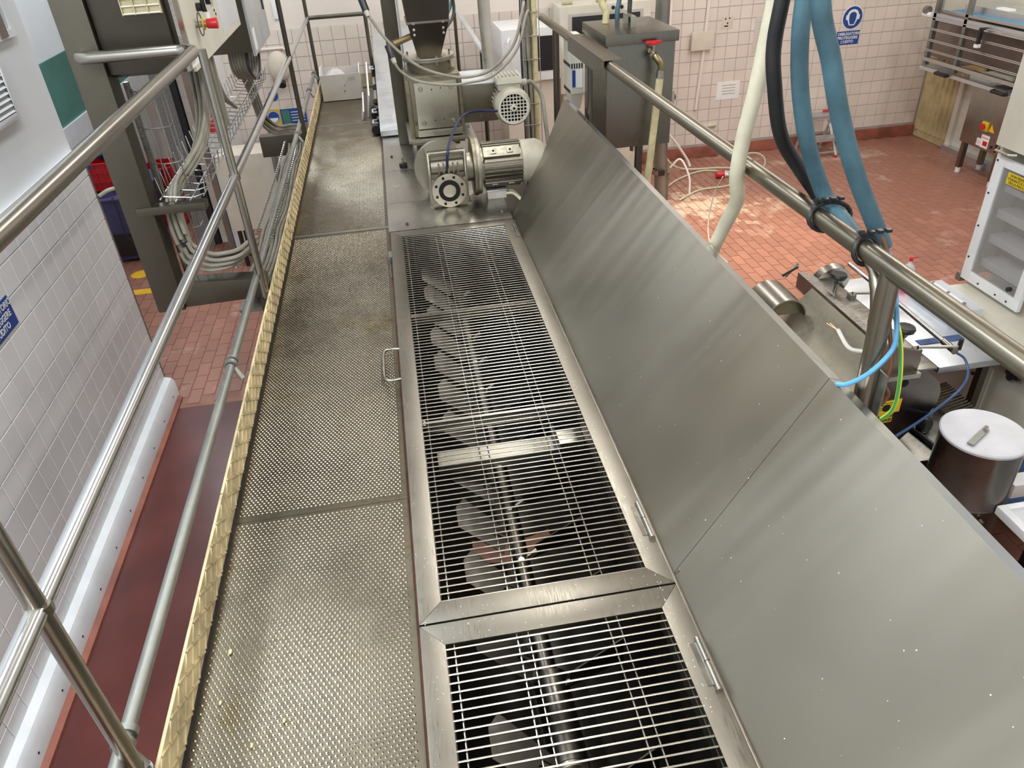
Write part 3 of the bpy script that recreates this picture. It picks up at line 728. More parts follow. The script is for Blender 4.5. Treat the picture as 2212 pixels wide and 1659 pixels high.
for y in (7.0, 7.6):
    MB().cyl((-0.155, y, 0.09), (-0.155, y+0.3, 0.10), 0.03, n=14).build('side_pipe', 'bright_tube', cv)
# star knob on the plate
k = thing('star_knob', 'black star grip screw standing on the steel cover plate', 'knob', (0.005, 5.2, 0.05))
b = MB(); b.prism([(0.03*math.cos(math.pi*q/8)*(1 if q % 2 else 0.78), 0.03*math.sin(math.pi*q/8)*(1 if q % 2 else 0.78)) for q in range(16)], (0.005, 5.2, 0.052), (1, 0, 0), (0, 1, 0), (0, 0, 1), 0.022); b.build('grip', 'black_plastic', k, bevel=0.002)
MB().cyl((0.005, 5.2, 0.05), (0.005, 5.2, 0.11), 0.007, n=10).build('threaded_stud', 'bar_steel', k)

# ================================================================ worm gearbox with motor
gb = thing('worm_gear_motor', 'dirty cast alloy worm gearbox with ribbed motor on the cover plate', 'gear motor', (0.25, 4.45, 0.05))
MB().box(0.138, 0.372, 4.36, 4.56, 0.05, 0.355).build('housing', 'cast_alloy', gb, bevel=0.014)
b = MB(); b.box(0.150, 0.360, 4.335, 4.365, 0.06, 0.215); b.build('face_pad', 'cast_alloy', gb, bevel=0.010)
b = MB()
for a in ((0.138, 0.155), (0.355, 0.372)): b.box(a[0], a[1], 4.335, 4.37, 0.20, 0.375)
b.box(0.155, 0.355, 4.335, 4.37, 0.358, 0.375); b.build('rim_frame', 'cast_alloy', gb, bevel=0.005)
MB().cyl((0.16, 4.375, 0.285), (0.352, 4.375, 0.285), 0.045, n=24).build('worm_barrel', 'cast_alloy', gb, bevel=0.006)
for q in range(5): MB().box(0.200+0.028*q, 0.209+0.028*q, 4.322, 4.34, 0.255, 0.312).build('cooling_rib', 'cast_alloy', gb, bevel=0.002)
MB().cyl((0.254, 4.345, 0.152), (0.254, 4.318, 0.152), 0.102, n=32).build('output_flange', 'plate_steel', gb, bevel=0.004)
MB().ring((0.254, 4.318, 0.152), (0, -1, 0), 0.040, 0.064, 0.006, 32).build('oil_seal', 'black_void', gb)
MB().cyl((0.254, 4.320, 0.152), (0.254, 4.309, 0.152), 0.038, n=28).build('output_shaft', 'plate_steel', gb, bevel=0.003)
for q in range(8):
    t = math.pi*(q+0.5)/4
    MB().cyl((0.254+0.083*math.cos(t), 4.3185, 0.152+0.083*math.sin(t)), (0.254+0.083*math.cos(t), 4.3155, 0.152+0.083*math.sin(t)), 0.0085, n=10).build('threaded_hole', 'black_void', gb)
for x, z in ((0.163, 0.215), (0.163, 0.075), (0.222, 0.068), (0.30, 0.068), (0.348, 0.13), (0.350, 0.215)):
    MB().cyl((x, 4.336, z), (x, 4.325, z), 0.010, n=8).build('corner_bolt', 'cast_alloy', gb)
MB().cyl((0.235, 4.56, 0.215), (0.235, 4.60, 0.215), 0.168, n=36).build('back_disc', 'cast_alloy', gb, bevel=0.004)
MB().box(0.13, 0.38, 4.35, 4.60, 0.05, 0.058).build('foot_plate', 'cast_alloy', gb)
MB().cyl((0.37, 4.47, 0.235), (0.415, 4.47, 0.235), 0.085, n=24).build('input_neck', 'cast_alloy', gb)
MB().cyl((0.41, 4.47, 0.235), (0.432, 4.47, 0.235), 0.172, n=36).build('motor_flange', 'cast_dirty', gb, bevel=0.004)
MB().cyl((0.432, 4.47, 0.235), (0.456, 4.47, 0.235), 0.165, n=36).build('motor_flange', 'cast_alloy', gb, bevel=0.004)
MB().cyl((0.456, 4.47, 0.235), (0.712, 4.47, 0.235), 0.108, n=28).build('motor_body', 'cast_alloy', gb)
for q in range(30):
    t = 2*math.pi*q/30; d = V((0, math.cos(t), math.sin(t)))
    if abs(math.degrees(math.atan2(math.sin(t), -math.cos(t)))-50) < 16 or abs(math.degrees(math.atan2(math.sin(t), -math.cos(t)))+50) < 14: continue
    MB().obox(V((0.59, 4.47, 0.235))+d*0.117, (0.115, 0, 0), d*0.016, V((0, -d.z, d.y))*0.0035).build('cooling_fin', 'cast_alloy', gb)
for sg in (1, -1):
    d = V((0, -math.cos(math.radians(50)), sg*math.sin(math.radians(50)))); e = V((0, d.z*sg, -d.y*sg))
    c = V((0.585, 4.47, 0.235))+d*0.118
    MB().obox(c, (0.11, 0, 0), d*0.014, e*0.034).build('foot_pad', 'cast_alloy', gb, bevel=0.003)
    for x in (-0.05, 0.05):
        MB().obox(c+V((x, 0, 0))+d*0.016, (0.018, 0, 0), d*0.004, e*0.018).build('pad_boss', 'cast_alloy', gb, bevel=0.002)
        MB().cyl(c+V((x, 0, 0))+d*0.0195, c+V((x, 0, 0))+d*0.0215, 0.007, n=10).build('threaded_hole', 'black_void', gb)
MB().lathe([(0.120, 0), (0.126, 0.006), (0.126, 0.10), (0.105, 0.140), (0.06, 0.152), (0.0001, 0.152)], (0.705, 4.47, 0.235), (1, 0, 0), 32).build('fan_cowl', 'motor_paint', gb)
MB().cyl((0.475, 4.37, 0.285), (0.487, 4.355, 0.292), 0.010, n=6).build('flange_bolt', 'bright_tube', gb)
b = MB(); b.box(0.485, 0.60, 4.38, 4.46, 0.05, 0.10); b.build('terminal_box', 'grey_paint', gb, bevel=0.004)
MB().box(0.48, 0.605, 4.372, 4.468, 0.10, 0.108).build('terminal_lid', 'white_metal', gb, bevel=0.002)
b = MB(); b.cyl((0.254, 4.335, 0.258), (0.254, 4.335, 0.285), 0.010, n=8); b.build('hose_fitting', 'black_plastic', gb)
tag(MB().tube(spl([(0.254, 4.325, 0.287), (0.256, 4.295, 0.335), (0.275, 4.33, 0.410), (0.335, 4.58, 0.435), (0.42, 4.85, 0.44), (0.52, 4.95, 0.435), (0.655, 4.98, 0.415)], 7), 0.0075, 8).build('air_hose', 'cable_blue'),
    'dark blue air hose arching from the gearbox to the fan motor', 'hose')
for q in range(4):
    tag(MB().tube(spl([(0.60, 4.39+0.02*q, 0.075), (0.645, 4.388+0.021*q, 0.068), (0.69, 4.34+0.022*q, 0.03), (0.72, 4.30+0.024*q, -0.012)], 5), 0.0085, 8).build('motor_cable', ('cream_hose', 'cable_grey', 'hose_braid', 'cable_grey')[q]),
        ('cream cable leaving the terminal box under the ribbed motor', 'grey cable leaving the terminal box under the ribbed motor', 'yellowish cable leaving the terminal box under the ribbed motor', 'grey cable lowest under the ribbed motor terminal box')[q], 'cable', 'cables under the gear motor')

# ================================================================ rotary valve and chute
rv = thing('rotary_valve', 'tarnished rotary feeder valve with a square bolted front plate', 'valve', (0.27, 5.45, 0.05))
MB().box(0.10, 0.45, 5.24, 5.66, 0.225, 0.62).build('valve_body', 'cast_dirty', rv, bevel=0.02)
MB().box(0.142, 0.424, 5.212, 5.24, 0.285, 0.580).build('front_plate', 'plate_steel', rv, bevel=0.006)
for x in (0.182, 0.384):
    for z in (0.322, 0.543):
        MB().cyl((x, 5.212, z), (x, 5.2085, z), 0.016, n=18).build('washer', 'bar_steel', rv)
        MB().cyl((x, 5.2085, z), (x, 5.200, z), 0.0115, n=6).build('hex_bolt', 'plate_steel', rv)
for x, z in ((0.255, 0.535), (0.315, 0.54), (0.26, 0.335), (0.32, 0.34)):
    MB().cyl((x, 5.2125, z), (x, 5.2105, z), 0.0045, n=8).build('drilled_hole', 'black_void', rv)
MB().box(0.135, 0.44, 5.215, 5.24, 0.232, 0.275).build('lower_bar', 'plate_steel', rv, bevel=0.003)
for x0, x1 in ((0.088, 0.112), (0.436, 0.46)): MB().box(x0, x1, 5.225, 5.68, 0.22, 0.60).build('side_rib', 'cast_dirty', rv, bevel=0.004)
MB().box(0.065, 0.468, 5.19, 5.70, 0.200, 0.222).build('base_flange', 'cast_alloy', rv, bevel=0.003)
MB().box(0.085, 0.45, 5.22, 5.66, 0.178, 0.198).build('base_flange', 'cast_dirty', rv, bevel=0.003)
MB().box(0.12, 0.42, 5.30, 5.60, 0.05, 0.178).build('support_stub', 'dark_steel', rv)
MB().cyl((0.268, 5.45, 0.60), (0.268, 5.45, 0.685), 0.150, n=36).build('neck', 'cast_dirty', rv)
MB().cyl((0.268, 5.45, 0.685), (0.268, 5.45, 0.697), 0.176, n=40).build('top_flange', 'cast_alloy', rv, bevel=0.002)
MB().cyl((0.268, 5.45, 0.699), (0.268, 5.45, 0.711), 0.172, n=40).build('top_flange', 'plate_steel', rv, bevel=0.002)
for q in range(8):
    t = math.pi*q/4+0.3
    MB().cyl((0.268+0.155*math.cos(t), 5.45+0.155*math.sin(t), 0.66), (0.268+0.155*math.cos(t), 5.45+0.155*math.sin(t), 0.726), 0.008, n=6).build('flange_bolt', 'bar_steel', rv)
# drive box and side motor
MB().box(0.465, 0.70, 5.30, 5.72, 0.275, 0.520).build('drive_box', 'rail_steel', rv, bevel=0.003)
MB().box(0.462, 0.705, 5.29, 5.73, 0.520, 0.530).build('drive_lid', 'white_metal', rv, bevel=0.002)
MB().cyl((0.585, 5.30, 0.315), (0.585, 5.293, 0.315), 0.012, n=10).build('cap_bolt', 'bar_steel', rv)
MX, MZ = 0.775, 0.405
MB().cyl((MX-0.02, 5.35, MZ+0.01), (MX-0.02, 5.32, MZ+0.01), 0.135, n=36).build('motor_flange', 'motor_paint', rv, bevel=0.004)
MB().cyl((MX, 5.32, MZ), (MX, 5.16, MZ), 0.100, n=28).build('motor_body', 'motor_paint', rv)
for q in range(26):
    t = 2*math.pi*q/26; d = V((math.cos(t), 0, math.sin(t)))
    if abs(t-math.pi/2) < 0.5: continue
    MB().obox(V((MX, 5.24, MZ))+d*0.105, d*0.010, (0, 0.075, 0), V((-d.z, 0, d.x))*0.003).build('cooling_fin', 'motor_paint', rv)
b = MB(); n8 = 8; o8 = [(math.cos(math.pi*(q+0.5)/4), math.sin(math.pi*(q+0.5)/4)) for q in range(8)]
def ring8(r, y): return b.pts([(MX+r*c*1.02, y, MZ+r*s) for c, s in [(math.cos(2*math.pi*q/24), math.sin(2*math.pi*q/24)) for q in range(24)]])
A0 = ring8(0.112, 5.18); A1 = ring8(0.122, 5.12); A2 = ring8(0.113, 5.065); A3 = ring8(0.105, 5.055); A4 = ring8(0.098, 5.060)
for a, c in ((A0, A1), (A1, A2), (A2, A3), (A3, A4)):
    for q in range(24): b.f.append((a+q, a+(q+1) % 24, c+(q+1) % 24, c+q))
b.build('fan_cowl', 'motor_paint', rv)
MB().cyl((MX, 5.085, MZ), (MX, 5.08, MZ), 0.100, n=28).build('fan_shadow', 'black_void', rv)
for q in range(9):
    u = -0.0875+0.0219*q; h = math.sqrt(max(0, 0.1**2-u*u))
    MB().box(MX+u-0.0028, MX+u+0.0028, 5.058, 5.064, MZ-h, MZ+h).build('grille_bar', 'cream_paint', rv)
    MB().box(MX-h, MX+h, 5.059, 5.065, MZ+u-0.0028, MZ+u+0.0028).build('grille_bar', 'cream_paint', rv)
MB().ring((MX, 5.056, MZ), (0, -1, 0), 0.090, 0.104, 0.004, 32).build('grille_rim', 'cream_paint', rv)
MB().cyl((MX, 5.064, MZ), (MX, 5.046, MZ), 0.020, n=16).build('grille_hub', 'cream_paint', rv, bevel=0.002)
MB().cyl((MX, 5.0465, MZ), (MX, 5.045, MZ), 0.009, n=10).build('hub_hole', 'black_void', rv)
MB().box(MX-0.085, MX+0.065, 5.15, 5.33, MZ+0.095, MZ+0.135).build('terminal_base', 'motor_paint', rv, bevel=0.004)
MB().box(MX-0.095, MX+0.075, 5.14, 5.34, MZ+0.135, MZ+0.180).build('terminal_box', 'cream_paint', rv, bevel=0.008)
for q in range(6): MB().box(MX-0.085+0.026*q, MX-0.073+0.026*q, 5.145, 5.335, MZ+0.180, MZ+0.187).build('lid_rib', 'motor_paint', rv, bevel=0.002)
MB().cyl((MX+0.07, 5.24, MZ+0.115), (MX+0.12, 5.24, MZ+0.115), 0.024, n=12).build('cable_gland', 'grey_paint', rv)
tag(MB().tube(spl([(MX+0.11, 5.24, MZ+0.115), (0.94, 5.26, 0.51), (1.0, 5.25, 0.42), (1.01, 5.2, 0.28), (1.02, 5.15, 0.1)], 6), 0.014, 10).build('motor_cable', 'cable_grey'), 'thick grey cable curving down from the fan motor terminal box', 'cable')
# chute
cu = thing('feed_chute', 'dark square steel chute tapering down into the round valve flange', 'chute', (0.27, 5.45, 0.711))
def quad(x0, x1, y0, y1, z): return [(x0, y0, z), (x1, y0, z), (x1, y1, z), (x0, y1, z)]
MB().hexa(quad(0.195, 0.350, 5.37, 5.53, 0.711), quad(0.150, 0.418, 5.30, 5.60, 0.925)).build('lower_funnel', 'dark_steel', cu)
MB().hexa(quad(0.150, 0.418, 5.30, 5.60, 0.928), quad(0.075, 0.505, 5.22, 5.70, 1.75)).build('upper_hopper', 'dark_steel', cu)
MB().box(0.143, 0.425, 5.292, 5.607, 0.920, 0.934).build('joint_flange', 'frame_steel', cu, bevel=0.002)
for x in (0.188, 0.378):
    for z in (0.855, 0.885): MB().cyl((x, 5.32, z), (x, 5.300, z+0.003), 0.008, n=8).build('dome_bolt', 'bar_steel', cu)
    MB().cyl((x, 5.29, 0.927), (x, 5.283, 0.927), 0.010, n=8).build('flange_nut', 'bar_steel', cu)
# sensor with elbow plug
def sensor(label, p0, p1, p2):
    s = thing('level_sensor', label, 'sensor', p1)
    MB().cyl(p0, V(p0).lerp(V(p1), 0.8), 0.020, n=16).build('barrel', 'brass', s)
    MB().cyl(V(p0).lerp(V(p1), 0.55), V(p0).lerp(V(p1), 0.8), 0.0215, n=16).build('thread', 'brass', s)
    e = MB(); e.tube([V(p0).lerp(V(p1), 0.8), p1, p2], 0.023, 12); e.build('elbow_plug', 'black_plastic', s)
    MB().cyl(p2, V(p2)+(V(p2)-V(p1)).normalized()*0.035, 0.018, 0.013, n=12).build('gland_nut', 'grey_paint', s)
sensor('brass barrelled level sensor with black elbow plug on the chute side', (0.165, 5.35, 0.845), (0.01, 5.25, 0.81), (0.03, 5.22, 0.745))
sensor('black plug sensor hanging from above beside the square post', (-0.13, 5.3, 1.20), (-0.115, 5.24, 1.10), (-0.095, 5.2, 1.03))
tag(MB().tube(spl([(-0.08, 5.17, 1.0), (0.02, 5.12, 0.855), (0.175, 5.08, 0.715), (0.345, 5.06, 0.645), (0.495, 5.06, 0.623), (0.65, 5.1, 0.65), (0.81, 5.15, 0.779), (0.89, 5.25, 0.955), (0.93, 5.4, 0.98), (0.96, 5.52, 0.85), (0.965, 5.52, 0.6)], 7), 0.0095, 8).build('sensor_cable', 'cable_grey'), 'slack grey sensor cable sagging across the valve flange, upper of two', 'cable', 'sensor cables')
tag(MB().tube(spl([(0.037, 5.2, 0.72), (0.07, 5.15, 0.675), (0.164, 5.07, 0.625), (0.341, 5.035, 0.592), (0.49, 5.02, 0.597), (0.655, 5.05, 0.622), (0.82, 5.105, 0.752), (0.905, 5.215, 0.925), (0.955, 5.37, 0.925), (0.99, 5.48, 0.78)], 7), 0.0085, 8).build('sensor_cable', 'cable_grey'), 'slack grey sensor cable hanging lowest over the square valve plate', 'cable', 'sensor cables')
tag(MB().box(0.0, 0.098, 5.74, 5.84, 0.05, 2.2).build('square_post', 'channel_steel', bevel=0.004), 'square grey steel post standing on the cover plate behind the valve', 'post')
tag(MB().box(0.104, 0.116, 5.72, 5.80, 0.10, 2.2).build('angle_strip', 'white_metal'), 'bright narrow steel strip beside the square post', 'strip')
# things behind the valve
tag(MB().tube([(0.745, 6.05, 0.40), (0.745, 6.05, 2.2)], 0.042, 18).build('vertical_duct', 'grey_paint'), 'grey vertical pipe with a clip behind the fan motor', 'pipe')
tag(MB().tube([(0.72, 5.99, 0.55), (0.70, 5.98, 0.8), (0.695, 5.98, 2.2)], 0.011, 8).build('grey_cable', 'cable_grey'), 'grey cable clipped along the vertical pipe behind the fan motor', 'cable')
fr_ = thing('far_handrail', 'bright far handrail tube between the chute and the vertical pipe', 'handrail', (0.75, 7.5, FZ))
MB().tube([(0.75, 6.35, 0.542), (0.75, 8.75, 0.60)], 0.022, 12).build('rail_tube', 'white_metal', fr_)
for y in (6.45, 8.7): MB().tube([(0.75, y, FZ), (0.75, y, 0.545 if y < 7 else 0.597)], 0.018, 10).build('post', 'channel_steel', fr_)
tag(MB().tube(spl([(0.53, 6.4, 2.2), (0.545, 6.4, 1.2), (0.55, 6.4, 0.95), (0.54, 6.35, 0.82), (0.45, 6.2, 0.74)], 6), 0.012, 8).build('black_cable', 'cable_dark'), 'black cable dropping beside the chute and bending under it', 'cable')
tag(MB().tube(spl([(0.56, 6.42, 0.98), (0.52, 6.4, 0.86), (0.46, 6.3, 0.80), (0.42, 6.2, 0.78)], 6), 0.012, 8).build('teal_cable', 'teal_hose'), 'dull teal cable branching off the black cable by the chute', 'cable')
for q in range(4):
    x = 0.40+0.06*q
    tag(MB().tube([(x, 6.03, 0.126), (x-0.01, 6.6, 0.174), (x+0.01, 7.4, 0.243)], 0.018, 8).build('chrome_pipe', 'bright_tube'), 'shiny chrome pipe lying on the conveyor cover behind the gear motor', 'pipe', 'chrome pipes on the conveyor cover')
# cable riser
rs = thing('cable_riser', 'upright wire tray with bundled cables and a yellow conduit', 'cable tray', (1.0, 5.6, FZ))
cs = [('cable_grey', 0.955, 5.58, 0.012), ('cable_dark', 0.945, 5.62, 0.015), ('cable_grey', 0.985, 5.57, 0.011), ('cable_grey', 1.0, 5.60, 0.012), ('cable_dark', 0.972, 5.63, 0.014)]
for m_, x, y, r_ in cs:
    MB().tube(spl([(x, y, 2.2), (x+0.005, y, 1.2), (x-0.004, y, 0.6), (x+0.003, y, 0.1), (x, y, -1.5)], 4), r_, 8).build('cable', m_, rs)
MB().tube([(1.025, 5.58, 2.2), (1.025, 5.58, 0.15), (1.025, 5.58, -1.5)], 0.02, 12).build('conduit', 'hose_braid', rs)
for x in (0.935, 1.055): MB().tube([(x, 5.56, -1.5), (x, 5.56, 2.2)], 0.003, 6).build('tray_wire', 'bright_tube', rs)
for q in range(16): MB().tube([(0.93, 5.555, -0.3+0.15*q), (1.06, 5.555, -0.3+0.15*q)], 0.003, 6).build('tray_rung', 'bright_tube', rs)
MB().box(0.93, 1.06, 5.52, 5.66, FZ, -1.45).build('foot_box', 'grey_paint', rs)
# servo motor hanging on the rail side of the tank
se = thing('vent_motor', 'beige finned motor with a blue and white plate beside the tank', 'motor', (1.17, 4.98, 0.4))
MB().box(1.115, 1.20, 4.86, 5.06, 0.50, 0.84).build('body', 'cream_paint', se, bevel=0.012)
MB().hexa(quad(1.135, 1.185, 4.90, 5.02, 0.40), quad(1.118, 1.198, 4.87, 5.05, 0.50)).build('neck', 'cream_paint', se)
for q in range(8): MB().box(1.113, 1.115, 4.87+0.024*q, 4.882+0.024*q, 0.66, 0.68).build('vent_slot', 'black_void', se)
for q in range(8): MB().box(1.113, 1.115, 4.87+0.024*q, 4.882+0.024*q, 0.505, 0.525).build('vent_slot', 'black_void', se)
for q in range(5): MB().box(1.12+0.016*q, 1.127+0.016*q, 4.857, 4.860, 0.655, 0.685).build('vent_slot', 'black_void', se)
MB().box(1.125, 1.145, 4.857, 4.860, 0.545, 0.645).build('blue_plate', 'sign_blue', se)
MB().box(1.147, 1.192, 4.857, 4.860, 0.54, 0.65).build('data_plate', 'paper', se)
MB().box(1.14, 1.18, 4.93, 4.99, FZ, 0.40).build('stand', 'channel_steel', se)

# ================================================================ dosing tank
tk = thing('dosing_tank', 'box shaped stainless water tank with overhanging lid and red tap', 'tank', (1.36, 4.5, FZ))
MB().box(1.175, 1.560, 4.235, 4.74, 0.325, 0.90).build('body', 'tank_steel', tk, bevel=0.006)
MB().box(1.163, 1.575, 4.222, 4.755, 0.880, 0.935).build('lid', 'tank_steel', tk, bevel=0.004)
b = MB(); hx, hy = 1.375, 4.42
b.box(hx-0.015, hx+0.015, hy, hy+0.006, 0.935, 0.985); b.box(hx-0.015, hx+0.015, hy+0.15, hy+0.156, 0.935, 0.985); b.box(hx-0.015, hx+0.015, hy, hy+0.156, 0.985, 0.990)
b.build('lid_handle', 'plate_steel', tk)
MB().cyl((1.36, 4.31, 0.28), (1.36, 4.31, 0.325), 0.016, n=6).build('drain_plug', 'plate_steel', tk)
b = MB(); b.tube(spl([(1.415, 4.235, 0.845), (1.418, 4.19, 0.835), (1.428, 4.15, 0.815), (1.448, 4.14, 0.785), (1.452, 4.14, 0.74)], 5), 0.0175, 12); b.build('elbow', 'brass', tk)
for y, z, r_ in ((4.215, 0.842, 0.021), (4.175, 0.828, 0.021)): MB().cyl((1.417, y, z), (1.419, y-0.018, z-0.005), r_, n=6).build('pipe_nut', 'bar_steel', tk)
MB().cyl((1.419, 4.185, 0.84), (1.419, 4.185, 0.885), 0.009, n=8).build('tap_stem', 'bar_steel', tk)
b = MB(); b.obox((1.418, 4.185, 0.89), (0.042, -0.006, 0), (0.002, 0.009, 0), (0, 0, 0.008)); b.obox((1.418, 4.185, 0.884), (0.014, 0, 0), (0, 0.014, 0), (0, 0, 0.008)); b.build('tap_lever', 'red_plastic', tk, bevel=0.003)
MB().cyl((1.452, 4.14, 0.755), (1.449, 4.14, 0.715), 0.023, n=12).build('hose_clip', 'bar_steel', tk)
b = MB(); b.box(1.57, 1.60, 4.30, 4.36, 0.52, 0.60); b.build('side_box', 'grey_paint', tk, bevel=0.003)
MB().cyl((1.60, 4.33, 0.56), (1.612, 4.33, 0.56), 0.015, n=10).build('side_button', 'black_plastic', tk)
for x, y in ((1.24, 4.66), (1.50, 4.66)): MB().box(x, x+0.04, y, y+0.04, FZ, 0.325).build('leg', 'channel_steel', tk)
tag(MB().tube(spl([(1.449, 4.14, 0.73), (1.443, 4.14, 0.64), (1.432, 4.14, 0.5), (1.415, 4.145, 0.25), (1.40, 4.15, 0.0), (1.40, 4.16, -0.6), (1.42, 4.3, -1.3)], 6), 0.0205, 12).build('braided_hose', 'hose_braid'), 'yellowish braided hose hanging from the tap of the tank', 'hose')
for nm, mt, x, y, r_, dx in (('tan_hose', 'hose_braid', 1.27, 4.62, 0.020, -0.06), ('blue_tube', 'blue_hose', 1.345, 4.64, 0.014, 0.03), ('black_tube', 'cable_dark', 1.405, 4.60, 0.013, 0.01)):
    tag(MB().tube(spl([(x, y, 0.937), (x, y, 1.0), (x+dx*0.5, y+0.01, 1.08), (x+dx, y+0.02, 1.4), (x+dx, y+0.02, 1.9)], 5), r_, 10).build(nm, mt),
        {'tan_hose': 'tan hose rising from the tank lid', 'blue_tube': 'thin blue tube rising from the tank lid', 'black_tube': 'thin black tube rising from the tank lid by its handle'}[nm], 'hose')
# ================================================================ hoses over the guard rail
tag(MB().tube(spl([(1.10, 2.17, 2.2), (1.09, 2.17, 1.6), (1.078, 2.17, 1.337), (1.069, 2.17, 1.231), (1.052, 2.165, 1.094), (1.034, 2.17, 0.96), (1.032, 2.18, 0.846), (1.064, 2.225, 0.745), (1.070, 2.31, 0.62), (1.072, 2.38, 0.51), (1.078, 2.44, 0.38)], 7), 0.0235, 14).build('cream_hose', 'cream_hose'), 'cream hose looping down in front of the guard rail behind the lid', 'hose')
tag(MB().tube(spl([(1.0, 1.86, 2.2), (0.965, 1.86, 1.6), (0.944, 1.86, 1.38), (0.943, 1.87, 1.278), (0.957, 1.87, 1.191), (1.007, 1.89, 1.047), (1.095, 1.915, 0.935), (1.142, 1.905, 0.875), (1.158, 1.865, 0.835), (1.155, 1.80, 0.805)], 7), 0.019, 14).build('black_hose', 'black_rubber'), 'black rubber hose hanging beside the blue hoses, dusty at its lower bend', 'hose')
tag(MB().tube(spl([(0.99, 1.81, 2.2), (0.975, 1.81, 1.6), (0.973, 1.81, 1.38), (0.98, 1.81, 1.279), (1.004, 1.815, 1.168), (1.05, 1.82, 1.036), (1.11, 1.825, 0.918), (1.134, 1.79, 0.868), (1.134, 1.73, 0.856), (1.133, 1.66, 0.838), (1.131, 1.555, 0.834)], 7), 0.0215, 14).build('blue_hose', 'blue_hose'), 'dull blue hose strapped to the guard rail by black ties', 'hose')
b2 = thing('cut_blue_hose', 'blue hose with a cut open end over the guard rail showing wires', 'hose', (1.19, 1.62, 0.82))
MB().tube(spl([(0.86, 1.62, 2.2), (0.885, 1.62, 1.6), (0.907, 1.62, 1.409), (0.955, 1.62, 1.287), (1.001, 1.62, 1.165), (1.073, 1.62, 1.017), (1.19, 1.62, 0.822)], 7), 0.0215, 16, caps=False).build('sleeve', 'blue_hose', b2)
def wire(mt, pts, r_, lab): tag(MB().tube(spl(pts, 7), r_, 8).build('loose_wire', mt), lab, 'wire', 'loose wires from the cut hose')
wire('wire_blue', [(1.17, 1.62, 0.86), (1.20, 1.60, 0.80), (1.155, 1.50, 0.79), (1.128, 1.44, 0.755), (1.118, 1.40, 0.70), (1.098, 1.375, 0.665), (1.055, 1.375, 0.61), (1.02, 1.40, 0.566), (1.005, 1.42, 0.555)], 0.0062, 'light blue wire curling around the sawn-off rail post')
wire('wire_brown', [(1.165, 1.605, 0.862), (1.182, 1.580, 0.805), (1.145, 1.50, 0.745), (1.118, 1.43, 0.70), (1.118, 1.39, 0.62), (1.112, 1.385, 0.56), (1.125, 1.38, 0.53), (1.112, 1.38, 0.50)], 0.0055, 'brown wire hanging behind the sawn-off rail post')
ew = thing('earth_wire', 'yellow and green striped earth wire hanging beside the sawn-off post', 'wire', (1.13, 1.4, 0.475))
ep = spl([(1.172, 1.640, 0.862), (1.190, 1.622, 0.80), (1.158, 1.50, 0.72), (1.140, 1.42, 0.69), (1.134, 1.375, 0.62), (1.132, 1.355, 0.54), (1.122, 1.35, 0.50), (1.104, 1.355, 0.475)], 7)
MB().tube(ep, 0.0052, 8).build('yellow_sheath', 'wire_yellow', ew)
MB().tube([q-V((0.003, 0.003, 0)) for q in ep], 0.0032, 6).build('green_stripe', 'wire_green', ew)
bc = thing('bare_cable_end', 'pale cable stub with frayed copper strands behind the rail post', 'cable', (1.11, 1.55, 0.57))
MB().tube(spl([(1.115, 1.44, 0.62), (1.112, 1.50, 0.588), (1.11, 1.555, 0.568), (1.11, 1.616, 0.588)], 6), 0.0055, 8).build('sheath', 'carton', bc)
for q in range(5): MB().tube([(1.11, 1.614, 0.587), (1.106-0.003*q, 1.636+0.003*q, 0.590+0.003*(q % 3))], 0.0015, 5).build('copper_strand', 'copper', bc)
for y, nm in ((1.755, 'black cable tie strap around the rail and the blue hose, with buckle'), (1.535, 'black cable tie strap around the rail just above the sawn-off post')):
    t = thing('tie_strap', nm, 'strap', (GX, y, GR)); b = MB()
    wd, ct, ht = (0.060, 0.026, 0.036) if y > 1.6 else (0.0325, 0.0, 0.0325)
    b.tube([(GX+ct+wd*math.cos(a), y+0.012*math.sin(a), GR+ht*math.sin(a)) for a in [2*math.pi*q/20 for q in range(20)]], 0.0062, 8, closed=True); b.build('band', 'black_plastic', t)
    for q in range(4): MB().obox((GX-0.01+0.022*q, y+0.012, GR+ht+0.008), (0.007, 0, 0), (0, 0.008, 0), (0, 0, 0.004)).build('buckle', 'black_plastic', t, bevel=0.001)
tag(MB().tube([(GX+0.01+0.05*math.cos(a), 2.22, GR+0.037*math.sin(a)) for a in [2*math.pi*q/20 for q in range(20)]], 0.003, 6, closed=True).build('wire_tie', 'cream_hose'), 'thin pale wire tie holding the cream hose to the guard rail', 'tie')
tag(MB().tube(spl([(1.04, 2.30, 0.80), (1.07, 2.42, 0.70), (1.075, 2.46, 0.58), (1.05, 2.36, 0.53), (1.045, 2.2, 0.535)], 6), 0.0022, 6).build('thin_wire', 'cream_hose'), 'thin pale wire dangling from the tie beside the cream hose', 'wire')
# ================================================================ electrical frame on the left
ef = thing('cabinet_frame', 'brownish square steel column with a bottom beam carrying the control cabinet', 'frame', (-1.14, 3.38, 0.05))
MB().box(-1.205, -1.085, 3.30, 3.42, 0.075, 2.2).build('column', 'channel_steel', ef, bevel=0.004)
MB().prism([(-1.205, 0.075), (-0.70, 0.085), (-0.70, 0.175), (-0.99, 0.205), (-1.085, 0.205)][0:0] or [(-1.20, 0.078), (-0.70, 0.088), (-0.70, 0.178), (-1.085, 0.205)], (0, 3.315, 0), (1, 0, 0), (0, 0, 1), (0, 1, 0), 0.09).build('bottom_beam', 'channel_steel', ef, bevel=0.003)
MB().box(-1.15, -0.862, 3.29, 3.35, 0.538, 0.573).build('bracket_arm', 'channel_steel', ef, bevel=0.002)
MB().box(-0.74, -0.69, 3.28, 3.44, 0.0, 0.09).build('mounting_lug', 'channel_steel', ef)
